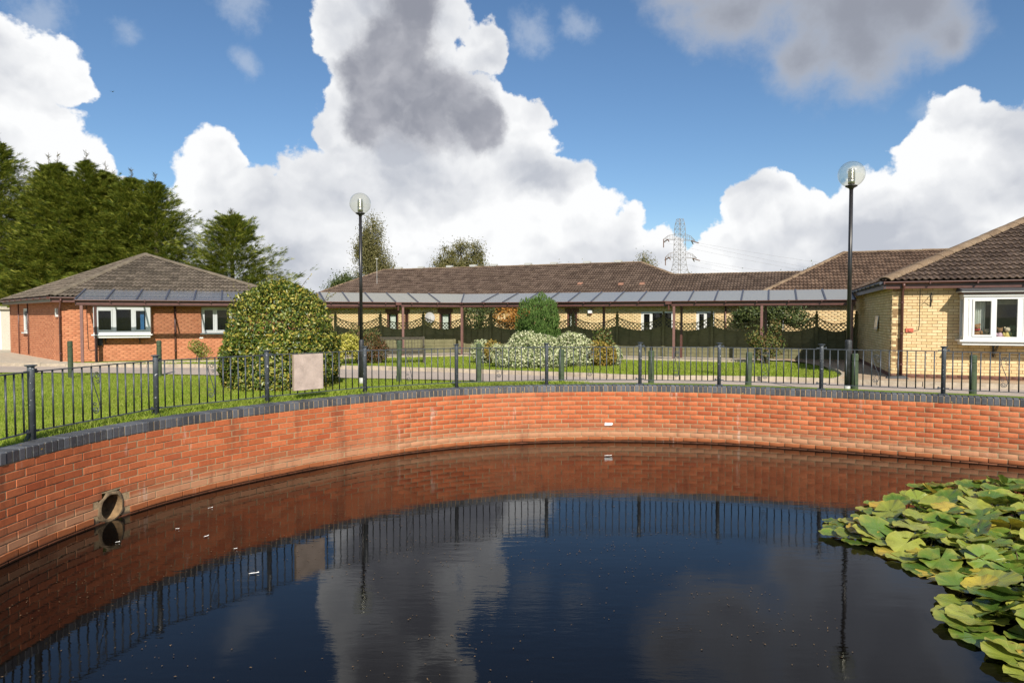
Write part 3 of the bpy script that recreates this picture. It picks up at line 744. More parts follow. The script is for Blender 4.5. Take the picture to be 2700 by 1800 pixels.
def window(root, pt, s0, s1, z0, z1, off=-.05, cuts=(), fmat='upvc', fw=.06, depth=.07, room=.7, sill=True, top_light=None, casements=()):
    """frame, one pane per light, sill and the dim room behind; pt maps (along, out, up) to the world"""
    def bx(mb, a, b, lo, hi, o0, o1):
        mb.hexa([pt(a, o0, lo), pt(b, o0, lo), pt(b, o1, lo), pt(a, o1, lo), pt(a, o0, hi), pt(b, o0, hi), pt(b, o1, hi), pt(a, o1, hi)])
    f = MB(); o0, o1 = off, off - depth
    bx(f, s0, s1, z0, z0 + fw, o0, o1); bx(f, s0, s1, z1 - fw, z1, o0, o1)
    bx(f, s0, s0 + fw, z0 + fw, z1 - fw, o0 - .001, o1); bx(f, s1 - fw, s1, z0 + fw, z1 - fw, o0 - .001, o1)
    xs = [s0 + fw]
    for c in cuts:
        bx(f, c - fw * .5, c + fw * .5, z0 + fw, z1 - fw, o0 - .001, o1); xs += [c - fw * .5, c + fw * .5]
    xs.append(s1 - fw)
    w = f.build('window', fmat, root)
    for i in range(0, len(xs), 2):
        a, b = xs[i], xs[i + 1]
        if (i // 2) in casements:
            g = MB(); cw = .045
            bx(g, a + .004, b - .004, z0 + fw + .004, z0 + fw + cw, o0 + .018, o1); bx(g, a + .004, b - .004, z1 - fw - cw, z1 - fw - .004, o0 + .018, o1)
            bx(g, a + .004, a + cw, z0 + fw + cw, z1 - fw - cw, o0 + .017, o1); bx(g, b - cw, b - .004, z0 + fw + cw, z1 - fw - cw, o0 + .017, o1)
            g.build('casement', fmat, w)
        p = MB(); bx(p, a + .002, b - .002, z0 + fw + .002, z1 - fw - .002, o0 - .03, o0 - .034); p.build('pane', 'glass', w)
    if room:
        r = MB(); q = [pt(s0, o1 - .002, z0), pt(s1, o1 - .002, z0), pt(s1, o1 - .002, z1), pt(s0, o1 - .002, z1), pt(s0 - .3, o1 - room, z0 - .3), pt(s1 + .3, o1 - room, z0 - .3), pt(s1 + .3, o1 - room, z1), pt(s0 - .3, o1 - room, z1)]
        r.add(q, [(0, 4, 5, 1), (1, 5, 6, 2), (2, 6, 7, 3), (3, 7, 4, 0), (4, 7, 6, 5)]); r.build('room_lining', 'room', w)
    if sill:
        m = MB(); bx(m, s0 - .05, s1 + .05, z0 - .05, z0 - .001, off + .09, o1); m.build('sill', fmat, w)
    return w

TILE_W, TILE_G = .30, .30
def tile_mesh():
    n = 12; pr = [(-.15 + .3 * i / n, -.0 + .042 * (.5 - .5 * math.cos(2 * math.pi * (i / n) * 2)) ** 1.6) for i in range(n + 1)]
    V = []; up = .004; lo = .048; Lh = .345
    for x, z in pr: V.append((x, 0, z + lo))
    for x, z in pr: V.append((x, Lh, z + up - .004))
    for x, z in pr: V.append((x, .0, z + lo - .016))
    m = n + 1
    F = [(i, i + 1, m + i + 1, m + i) for i in range(n)] + [(2 * m + i, 2 * m + i + 1, i + 1, i) for i in range(n)]
    return MB().add(V, F)
TILE = tile_mesh()
def roof_plane(root, E, u, w, poly, tanp, mat, n_obj=0, deck=True):
    """tiles on a pitched plane: E eave point, u along the eave, w inward in plan, poly in (along, inward) metres (convex)"""
    E = v3(E); u = np.array(u, float); u /= np.hypot(*u); w = np.array(w, float); w /= np.hypot(*w); cp = 1 / math.sqrt(1 + tanp * tanp); sp = tanp * cp
    u3 = v3((*u, 0)); s3 = v3((w[0] * cp, w[1] * cp, sp)); n3 = np.cross(u3, s3)
    flip = n3[2] < 0
    if flip: n3 = -n3
    P = [(a, b / cp) for a, b in poly]     # slope distance
    if deck:
        MB().add([E + u3 * a + s3 * b - n3 * .012 for a, b in P] + [E + u3 * a + s3 * b - n3 * .05 for a, b in P],
                 [tuple(range(len(P))), tuple(range(2 * len(P) - 1, len(P) - 1, -1))]).build('roof_deck', mat, root)
    ar = sum(P[i][0] * P[(i + 1) % len(P)][1] - P[(i + 1) % len(P)][0] * P[i][1] for i in range(len(P)))
    sg = 1 if ar > 0 else -1
    def ins(a, b, m=0.):
        for i in range(len(P)):
            (x0, y0), (x1, y1) = P[i], P[(i + 1) % len(P)]; ln = math.hypot(x1 - x0, y1 - y0)
            if sg * ((x1 - x0) * (b - y0) - (y1 - y0) * (a - x0)) / ln < -m: return False
        return True
    a0, a1 = min(p[0] for p in P), max(p[0] for p in P); b0, b1 = min(p[1] for p in P), max(p[1] for p in P)
    full, cut = [], []; j = 0; b = b0 - .03
    while b < b1:
        i0 = math.floor(a0 / TILE_W); a = i0 * TILE_W
        while a < a1:
            cs = [ins(x, y, .035 if y < b0 + .01 else 0) for x in (a, a + TILE_W) for y in (b, b + TILE_G + .04)]
            if all(cs): full.append((a + TILE_W / 2, b))
            elif any(cs) or ins(a + TILE_W / 2, b + TILE_G / 2): cut.append((a + TILE_W / 2, b))
            a += TILE_W
        b += TILE_G
    def mt(a, b):
        p = E + u3 * a + s3 * b + n3 * random.uniform(-.002, .003); r = random.gauss(0, .006)
        ux = u3 + s3 * r; uy = s3 - u3 * r
        return frame(ux, uy, n3, p)
    me = TILE.mesh('roof_tile', mat=MT[mat], smooth=False); tv = np.array(TILE.v)
    order = sorted(full, key=lambda q: float(np.linalg.norm(E + u3 * q[0] + s3 * q[1] - v3((0, 0, 1.6)))))
    inview = [q for q in order if abs((E + u3 * q[0] + s3 * q[1])[0] / max(1, (E + u3 * q[0] + s3 * q[1])[1])) < .78]
    pick = inview[:n_obj]; ps = set(pick)
    for q in pick: piece('roof_tile', me, root, mt(*q))
    bm = bmesh.new()
    rest = [q for q in full if q not in ps]
    mb = MB()
    for q in rest:
        Mn = np.array(mt(*q)); mb.add(tv @ Mn[:3, :3].T + Mn[:3, 3], TILE.f)
    if cut:
        cb = MB()
        for q in cut:
            Mn = np.array(mt(*q)); cb.add(tv @ Mn[:3, :3].T + Mn[:3, 3], TILE.f)
        tmp = cb.mesh('tmp'); bm.from_mesh(tmp); bpy.data.meshes.remove(tmp)
        for i in range(len(P)):
            (x0, y0), (x1, y1) = P[i], P[(i + 1) % len(P)]
            if abs(y0 - b0) < 1e-6 and abs(y1 - b0) < 1e-6: continue
            pl = E + u3 * x0 + s3 * y0; dv = u3 * (x1 - x0) + s3 * (y1 - y0); no = np.cross(dv, n3)
            mid = E + u3 * (sum(p[0] for p in P) / len(P)) + s3 * (sum(p[1] for p in P) / len(P))
            if np.dot(no, mid - pl) > 0: no = -no
            bmesh.ops.bisect_plane(bm, geom=bm.verts[:] + bm.edges[:] + bm.faces[:], plane_co=pl, plane_no=no, clear_outer=True)
        o = len(mb.v); bm.verts.ensure_lookup_table(); bm.verts.index_update()
        mb.add([v.co[:] for v in bm.verts], [tuple(v.index for v in f.verts) for f in bm.faces])
    bm.free()
    if mb.v: mb.build('roof_tiles', mat, root, kind='stuff')
    return lambda a, b: E + u3 * a + s3 * (b / cp)
def hip_tiles(root, p0, p1, mat, r=.11, seg=.42, name='hip_tile'):
    p0, p1 = v3(p0), v3(p1); d = p1 - p0; L = np.linalg.norm(d); d /= L; sd = np.cross(d, (0, 0, 1)); sd /= np.linalg.norm(sd); up = np.cross(sd, d)
    n = max(1, int(L / seg)); sg = L / n; V = []; F = []; m = 9
    for k, (x, rr) in enumerate(((0, r * 1.03), (sg + .03, r * .98))):
        for i in range(m):
            a = math.pi * i / (m - 1); V.append((x, -rr * 1.15 * math.cos(a), rr * .62 * math.sin(a)))
    for i in range(m): V.append((0, -(r - .025) * 1.15 * math.cos(math.pi * i / (m - 1)), (r - .025) * .62 * math.sin(math.pi * i / (m - 1))))
    F = [(i, i + 1, m + i + 1, m + i) for i in range(m - 1)] + [(2 * m + i, 2 * m + i + 1, i + 1, i) for i in range(m - 1)]
    me = MB().add(V, F).mesh(name, mat=MT[mat], smooth=False)
    for i in range(n):
        p = p0 + d * (i * sg) + up * random.uniform(-.005, .006); piece(name, me, root, frame(d, sd, up, p))
def gutter_run(root, p0, p1, out, mat='maroon', r=.055):
    """half-round gutter with board behind it"""
    p0, p1 = v3(p0), v3(p1); d = p1 - p0; L = np.linalg.norm(d); d /= L; out = v3((*out, 0)); n = 8; V = []
    for q in (p0, p1):
        for rr in (r, r - .012):
            for i in range(n + 1):
                a = math.pi * i / n; V.append(q + out * (r + rr * math.cos(a)) + v3((0, 0, -rr * math.sin(a))))
    m = n + 1; F = [(i, i + 1, 2 * m + i + 1, 2 * m + i) for i in range(n)] + [(m + i, 3 * m + i, 3 * m + i + 1, m + i + 1) for i in range(n)]
    F += [(0, 2 * m, 3 * m, m), (n, m + n, 3 * m + n, 2 * m + n)]
    g = MB().add(V, F).build('gutter', mat, root, True)
    b = MB(); b.bar(p0 - out * .012 + v3((0, 0, -.09)), p1 - out * .012 + v3((0, 0, -.09)), .022, .17); b.build('fascia', mat, root)
    k = max(2, int(L / 1.0)); bme = MB().box((0, 0, 0), (.03, .13, .075)).mesh('gutter_bracket', mat=MT[mat])
    for i in range(k + 1):
        q = p0 + d * (L * i / k); piece('gutter_bracket', bme, g, frame(d, out, (0, 0, 1), q + out * r + v3((0, 0, -.03))))
    return g
def downpipe(root, top, bottom, back, mat='maroon', r=.034, swan=True):
    """pipe from the gutter outlet down the wall; back = offset from outlet to wall line"""
    t, b = v3(top), v3(bottom); bk = v3((*back, 0))
    pts = [t, t + v3((0, 0, -.06)), t + bk + v3((0, 0, -.06 - np.linalg.norm(bk) * .8)), b] if swan else [t, b]
    o = MB().tube(pts, r, 10).build('downpipe', mat, root, True)
    c = MB()
    for z in np.linspace(pts[-2][2] - .25, b[2] + .3, 3): c.cyl((b[0], b[1], z - .02), (b[0], b[1], z + .02), r * 1.25, n=10)
    c.build('pipe_clip', mat, o)
    return o

# ---- left bungalow (red brick, pyramid roof)
def left_house():
    P2 = np.array([-15.85, 24.0]); u = np.array([.927, .374]); u /= np.hypot(*u); v = np.array([-.716, .698]); v /= np.hypot(*v)
    nf = np.array([u[1], -u[0]]); nv = np.array([-v[1], v[0]])     # outward
    if nv @ np.array([-1, -1]) < 0: nv = -nv
    root = thing('red_bungalow', 'red brick bungalow with grey-brown hipped tile roof and white bay window', 'house', (-15.85, 24.0, 0))
    pf = brick_wall(root, P2, u, 7.9, 0, 2.27, [(4.5, 5.57, .99, 1.96), (1.15, 2.75, 1.0, 1.95)], 'red_brick', 'red_mortar', 120, nout=nf)
    ps = brick_wall(root, P2, v, 8.7, 0, 2.27, [(5.15, 5.95, .97, 1.94)], 'red_brick', 'red_mortar', 120, nout=nv)
    window(root, pf, 4.5, 5.57, .99, 1.96, cuts=(4.97,), casements=(0, 1))
    window(root, ps, 5.15, 5.95, .97, 1.94, cuts=(), off=.01, casements=(0,))
    # bay window on brackets
    A = .35; s0, s1 = 1.04, 2.83; z0, z1 = .98, 1.97
    bay = thing('bay_tmp', 'x', 'x') ; bpy.data.objects.remove(bay)
    w = window(root, pf, s0, s1, z0, z1, off=A, cuts=(1.69, 2.27), fw=.11, casements=(0, 2), sill=False, room=0)
    def bx(mb, a, b, lo, hi, o0, o1): mb.hexa([pf(a, o0, lo), pf(b, o0, lo), pf(b, o1, lo), pf(a, o1, lo), pf(a, o0, hi), pf(b, o0, hi), pf(b, o1, hi), pf(a, o1, hi)])
    m = MB(); bx(m, s0 - .06, s1 + .06, z0 - .045, z0 - .001, A + .07, .002); m.build('sill', 'upvc', w)
    m = MB(); bx(m, s0 + .01, s1 - .01, z0 - .13, z0 - .046, A + .01, .002); m.build('bay_base', 'upvc', w)
    m = MB(); bx(m, s0 - .03, s1 + .03, z1 + .001, z1 + .07, A + .05, .002); m.build('bay_roof', 'maroon', w)
    for a, b in ((s0, s0 + .05), (s1 - .05, s1)):
        m = MB(); bx(m, a, b, z0, z1, A - .071, .001); m.build('bay_cheek', 'upvc', w)
    m = MB(); r0 = 1.2
    m.add([pf(s0 + .05, .0, z0), pf(s1 - .05, .0, z0), pf(s1 - .05, 0, z1), pf(s0 + .05, 0, z1), pf(s0 + .05, -r0, z0), pf(s1 - .05, -r0, z0), pf(s1 - .05, -r0, z1), pf(s0 + .05, -r0, z1)], [(0, 4, 5, 1), (1, 5, 6, 2), (2, 6, 7, 3), (3, 7, 4, 0), (4, 7, 6, 5)]); m.build('room_lining', 'room', w)
    m = MB(); bx(m, s1 - .34, s1 - .22, z0 + .05, z1 - .12, A - .16, A - .19); m.build('blue_curtain', 'blue', w)
    for s in (1.36, 2.44):
        m = MB(); m.bar(pf(s, .01, z0 - .13), pf(s, .01, .62), .03, .03, (*u, 0)); m.bar(pf(s, .02, .64), pf(s, A - .06, z0 - .14), .025, .025); m.build('bracket', 'black_paint', w)
    # roof: four slopes meeting in a point
    E1, E2, E3, AP, E4 = v3((-22.0, 29.5, 2.3)), v3((-15.93, 23.59, 2.3)), v3((-8.4, 26.63, 2.3)), v3((-15.04, 28.11, 4.14)), v3((-13.5, 34.0, 2.3))
    def slope(a, b, mat, n):
        uu = (b - a)[:2]; L = np.hypot(*uu); uu /= L; wv = np.array([-uu[1], uu[0]])
        if wv @ (AP - a)[:2] < 0: wv = -wv
        rel = (AP - a)[:2]; s, w_ = rel @ uu, rel @ wv
        return roof_plane(root, a, uu, wv, [(0, 0), (L, 0), (s, w_)], (AP[2] - a[2]) / w_, mat, n)
    slope(E2, E3, 'tile_grey', 300); slope(E1, E2, 'tile_grey', 0); slope(E3, E4, 'tile_grey', 0); slope(E4, E1, 'tile_grey', 0)
    for e in (E1, E2, E3): hip_tiles(root, e + (AP - e) * .01, AP, 'hip_grey', .13)
    gutter_run(root, E1 + v3((*nv, 0)) * .0 - v3((0, 0, .02)), E2 - v3((0, 0, .02)), nv); gutter_run(root, E2 - v3((0, 0, .021)), E3 - v3((0, 0, .021)), nf)
    # soffit
    mb = MB(); q1, q2, q3 = P2 + v * 8.7, P2, P2 + u * 7.9
    mb.add([(*E1[:2], 2.2), (*E2[:2], 2.2), (*q2, 2.2), (*q1, 2.2), (*E3[:2], 2.2), (*q3, 2.2)], [(0, 1, 2, 3), (1, 4, 5, 2)]); mb.build('soffit', 'maroon', root)
    # back walls
    mb = MB(); b1, b2, b3 = P2 + v * 8.7, np.array([-13.6, 33.4]), P2 + u * 7.9
    for a, b in ((b1, b2), (b2, b3)): mb.bar((*a, 1.13), (*b, 1.13), .2, 2.26)
    mb.build('back_wall', 'red_mortar', root)
    e = v3((*nf, 0)); c = pf(-.02, .06, 0); downpipe(root, E2 + v3((*nv, 0)) * .05 + v3((.35, .1, -.08)), (c[0] - .0, c[1] - .0, .02), ((c - (E2 + v3((*nv, 0)) * .05 + v3((.35, .1, 0))))[0], (c - (E2 + v3((*nv, 0)) * .05 + v3((.35, .1, 0))))[1]))
    p = pf(3.61, .05, 0); downpipe(root, (p[0], p[1], 2.1), (p[0], p[1], .05), (0, 0), swan=False)
    p = ps(6.75, .05, 0); m = MB().cyl((p[0], p[1], .05), (p[0], p[1], 2.2), .022, n=8); m.build('waste_pipe', 'maroon', root, True)
    p = ps(5.0, .05, 0); m = MB().cyl((p[0], p[1], .1), (p[0], p[1], 2.15), .022, n=8); m.build('waste_pipe', 'maroon', root, True)
    m = MB(); c = pf(1.17, .05, .69); m.box(c, (.2, .1, .24), (*u, 0), (*nf, 0)); m.box(c + v3((*nf, 0)) * .055, (.15, .03, .19), (*u, 0), (*nf, 0)); m.build('wall_vent', 'black_paint', root)
    m = MB(); m.tube([pf(.78, .02, 2.15), pf(.80, .02, 1.2), pf(.82, .02, .45), pf(.88, .02, .4), pf(1.15, .02, .42), pf(1.17, .02, .58)], .009, 5); m.build('cable', 'black_paint', root)
    m = MB(); m.box(ps(.45, .03, 1.75), (.16, .07, .3), (*v, 0), (*nv, 0)); m.build('meter_box', 'upvc', root)
    # dim window openings keep the inside dark
left_house()

# ---- garage at the far left
def garage():
    root = thing('garage', 'white up-and-over garage door with pebbledash pier at the left edge', 'garage', (-25.2, 32.5, 0))
    u = np.array([.96, -.28]); u /= np.hypot(*u); n = np.array([u[1], -u[0]]); n = n if n[1] < 0 else -n
    A = np.array([-26.6, 33.2])
    pt = lambda s, o, z: v3((*(A + u * s + n * o), z))
    def bx(mb, a, b, lo, hi, o0, o1): mb.hexa([pt(a, o0, lo), pt(b, o0, lo), pt(b, o1, lo), pt(a, o1, lo), pt(a, o0, hi), pt(b, o0, hi), pt(b, o1, hi), pt(a, o1, hi)])
    m = MB(); bx(m, 2.35, 3.4, 0, 1.95, 0, -.3); m.build('pier', 'pebble', root)
    m = MB(); bx(m, -.6, 2.35, 1.9, 2.1, 0.02, -.3); m.build('lintel', 'pebble', root)
    d = MB(); bx(d, -.4, 2.3, 0, 1.9, -.05, -.1)
    dr = d.build('garage_door', 'garage_white', root)
    for i in range(11):
        m = MB(); bx(m, -.38, 2.2, .05 + i * .165, .185 + i * .165, -.035, -.051); m.build('door_rib', 'garage_white', dr)
    m = MB(); bx(m, 2.3, 2.36, 0, 1.9, .01, -.12); m.build('door_frame', 'garage_white', root)
    m = MB(); bx(m, -1, 3.6, 1.95, 2.02, .12, -4)
    m.build('roof_edge', 'concrete', root)
    m = MB(); bx(m, -.6, 3.3, 0, 1.9, -3.6, -3.8); bx(m, 3.1, 3.3, 0, 1.9, -.3, -3.6); m.build('side_wall', 'pebble', root)
garage()

# ---- long buff bungalow in the middle
def main_house():
    A = np.array([-10., 39.5]); u = np.array([21., -8.5]); u /= np.hypot(*u); nin = np.array([-u[1], u[0]]); nout = -nin
    root = thing('long_buff_bungalow', 'long buff brick bungalow with brown tile roof behind the trellis fence', 'house', (0, 36, 0))
    A0 = A + u * -3.2; sh = 3.2
    dk = [(3.22, 3.96), (4.35, 4.61), (6.53, 7.26)]; wh = [(17.5, 19.02), (20.09, 20.9)]; md = [(13.77, 14.3)]
    ops = [(a + sh, b + sh, .35, 1.82) for a, b in dk + md] + [(a + sh, b + sh, .8, 1.86) for a, b in wh]
    pt = brick_wall(root, A0, u, 26.5, 0, 2.27, ops, 'buff_brick', 'buff_mortar', 0, nout=nout)
    for (a, b, lo, hi), f, c in zip(ops, ['brown_frame'] * 4 + ['upvc'] * 2, [(), (), (), (), (21.2, 21.75), (23.72,)]):
        w = window(root, pt, a, b, lo, hi, off=-.03, cuts=c, fmat=f, fw=.08, sill=f == 'upvc', casements=(0,) if f == 'upvc' else ())
        m = MB()
        if f != 'upvc' and b - a > .5:
            q = [pt(a + .1, -.16, lo), pt(a + (b - a) * .6, -.16, lo), pt(a + (b - a) * .6, -.2, hi), pt(a + .1, -.2, hi)]
            m = MB(); k = 9; V = []
            for i in range(k + 1):
                s = a + .1 + (b - a) * .5 * i / k; o = -.2 + .03 * (i % 2); V += [pt(s, o, lo), pt(s, o, hi)]
            m.add(V, [(2 * i, 2 * i + 2, 2 * i + 3, 2 * i + 1) for i in range(k)]); m.build('net_curtain', 'curtain', w)
        L = MB()
        n = int((b - a + .2) / .075)
        for i in range(n):
            s = a - .1 + (b - a + .2) * (i + .5) / n; c0 = pt(s, .006, hi + .11); L.box(c0, (.065, .03, .2), (*u, 0), (*nout, 0))
        if hi < 1.85: L.build('lintel_bricks', 'brown_brick', root, kind='stuff')
    E = v3((*(A - nin * .4), 2.3)); tp = 2.3 / 5.4
    pl = roof_plane(root, E, u, nin, [(-3.6, 0), (19.5, 0), (19.5, 2.56), (16.5, 5.4), (-.2, 5.4)], tp, 'tile_brown', 300)
    roof_plane(root, E, u, nin, [(19.5, 0), (27, 0), (27, 3.4), (19.5, 3.4)], tp, 'tile_brown', 0)
    roof_plane(root, E, u, nin, [(19.5, 2.56), (19.5, 3.4), (18.62, 3.4)], tp, 'tile_brown', 0)
    # far slopes, hidden from the pond
    E2 = E + v3((*nin, 0)) * 10.8
    MB().add([pl(-3.6, 0), pl(-.2, 5.4), E2 + v3((*u, 0)) * -3.6], [(0, 1, 2)]).build('hip_slope', 'tile_brown', root)
    MB().add([pl(-.2, 5.4), pl(16.5, 5.4), E2 + v3((*u, 0)) * 21, E2 + v3((*u, 0)) * -3.6], [(0, 1, 2, 3)]).build('back_slope', 'tile_brown', root)
    MB().add([pl(18.6, 3.4), pl(27, 3.4), pl(27, 3.4) + v3((*nin * 3.4, -1.45)), pl(18.6, 3.4) + v3((*nin * 3.4, -1.45))], [(0, 1, 2, 3)]).build('back_slope', 'tile_brown', root)
    hip_tiles(root, pl(-3.6, 0), pl(-.2, 5.4), 'hip', .11); hip_tiles(root, pl(-.2, 5.4), pl(16.5, 5.4), 'hip', .11, name='ridge_tile')
    hip_tiles(root, pl(18.6, 3.4), pl(16.5, 5.4), 'hip', .11); hip_tiles(root, pl(18.6, 3.4), pl(26.5, 3.4), 'hip', .10, name='ridge_tile')
    for s in (1.0, 2.6, 4.6, 6.2, 7.6, 9.8, 11.4, 13.4, 15.2):
        m = MB(); p = pl(s, 5.4) + v3((0, 0, .12)); m.box(p, (.42, .2, .09), (*u, 0), (*nin, 0)); m.box(p - v3((0, 0, .05)), (.34, .26, .06), (*u, 0), (*nin, 0)); m.build('ridge_vent', 'galv', root)
    for s, w_ in ((13.9, 2.3), (16.1, 2.15), (17.2, 2.15)):
        m = MB(); p = pl(s, w_) + v3((0, 0, .06)); m.hexa([p + v3((*(u * a + nin * b), c)) for a, b, c in ((-.13, -.13, -.06), (.13, -.13, -.06), (.13, .16, .02), (-.13, .16, .02), (-.10, -.12, .05), (.10, -.12, .05), (.10, .16, .08), (-.10, .16, .08))]); m.build('roof_vent', 'terracotta', root)
    gutter_run(root, pl(-3.6, 0) - v3((0, 0, .02)), pl(26, 0) - v3((0, 0, .02)), nout)
    m = MB(); a, b, c, d = pt(0, 0, 2.2), pt(26.5, 0, 2.2), pt(26.5, .42, 2.2), pt(0, .42, 2.2); m.add([a, b, c, d], [(0, 1, 2, 3)]); m.build('soffit', 'maroon', root)
    m = MB(); m.bar((*(A0 + nin * 10), 1.1), (*(A0 + nin * 10 + u * 26), 1.1), .2, 2.2); m.bar((*A0, 1.1), (*(A0 + nin * 10), 1.1), .2, 2.2); m.build('back_wall', 'buff_mortar', root)
    p = pt(24.6, .06, 0); downpipe(root, (p[0], p[1], 2.2), (p[0], p[1], .1), (0, 0), swan=False)
    # white pole on the roof
    q = pl(.95, 2.9); o = thing('aerial_pole', 'thin white aerial pole standing on the left end of the long roof', 'aerial', tuple(q))
    MB().cyl(q - v3((0, 0, .05)), q + v3((0, 0, 1.55)), .013, n=6).build('pole', 'galv', o); MB().box(q + v3((0, 0, 1.57)), (.16, .04, .05)).build('aerial_head', 'galv', o)
    c = pt(9.25, .18, 1.55); o = thing('satellite_dish', 'grey satellite dish on the buff brick wall above the fence', 'satellite dish', tuple(pt(9.25, .0, 1.5)))
    V = []; F = []; dr = v3((.25, -.9, .35)); dr /= np.linalg.norm(dr); sx = np.cross(dr, (0, 0, 1)); sx /= np.linalg.norm(sx); sy = np.cross(sx, dr)
    for j in range(5):
        for k in range(20):
            a = 2 * math.pi * k / 20; r = .30 * j / 4; V.append(c + sx * r * math.cos(a) * .9 + sy * r * math.sin(a) + dr * (.25 * r * r * 2))
    F = [(j * 20 + k, j * 20 + (k + 1) % 20, (j + 1) * 20 + (k + 1) % 20, (j + 1) * 20 + k) for j in range(4) for k in range(20)]
    MB().add(V, F).build('reflector', 'dish', o, True)
    MB().tube([pt(9.25, .0, 1.4), pt(9.25, .12, 1.4), c], .02, 6).build('mount', 'galv', o); MB().tube([c - sy * .36, c + dr * .35 - sy * .1, c + dr * .38], .012, 5).build('feed_arm', 'galv', o)
    c = pt(18.2, .1, 1.85); o = thing('floodlight', 'small floodlight on the buff brick wall under the eaves', 'light', tuple(pt(18.2, 0, 1.8)))
    MB().box(c, (.2, .14, .16), (*u, 0), (*nout, 0)).build('lamp_head', 'garage_white', o); MB().box(c - v3((*nout, 0)) * .06 + v3((0, 0, -.1)), (.1, .1, .1), (*u, 0), (*nout, 0)).build('sensor', 'red_box', o)
main_house()

# ---- buff wing behind the walkway on the right
def right_wing():
    u = np.array([.9355, -.3535]); nin = np.array([.3535, .9355]); E = v3((9.9, 28.6, 2.35)); tp = 2.12 / 3.93
    root = thing('buff_wing', 'buff brick wing with red-brown hipped roof behind the glazed walkway on the right', 'house', (12, 30, 0))
    pl = roof_plane(root, E, u, nin, [(0, 0), (14, 0), (14, 3.93), (3.93, 3.93)], tp, 'tile_red', 300)
    roof_plane(root, E, nin, u, [(0, 0), (8, 0), (3.93, 3.93)], tp, 'tile_red', 0)
    MB().add([pl(3.93, 3.93), pl(14, 3.93), pl(14, 3.93) + v3((*nin * 4, -2.12)), pl(3.93, 3.93) + v3((*nin * 4, -2.12))], [(0, 1, 2, 3)]).build('back_slope', 'tile_red', root)
    hip_tiles(root, pl(0, 0), pl(3.93, 3.93), 'hip', .12); hip_tiles(root, pl(3.93, 3.93), pl(14, 3.93), 'hip', .11, name='ridge_tile')
    gutter_run(root, pl(0, 0) - v3((0, 0, .02)), pl(13, 0) - v3((0, 0, .02)), -nin); gutter_run(root, pl(0, 0) - v3((0, 0, .021)), pl(0, 0) + v3((*nin * 7, -.021)), -u)
    A = E[:2] + u * .35 + nin * .35
    pt = brick_wall(root, A, u, 9, 0, 2.3, [(.35, 1.05, .9, 1.95)], 'buff_brick', 'buff_mortar', 0, nout=-nin)
    window(root, pt, .35, 1.05, .9, 1.95, cuts=())
    brick_wall(root, A, nin, 7, 0, 2.3, [], 'buff_brick', 'buff_mortar', 0, nout=-u)
    p = pt(-.1, .08, 0); downpipe(root, (p[0], p[1], 2.25), (p[0], p[1], .05), (0, 0), swan=False)
    p = pt(4.9, .08, 0); downpipe(root, (p[0], p[1], 2.25), (p[0], p[1], .05), (0, 0), swan=False)
right_wing()

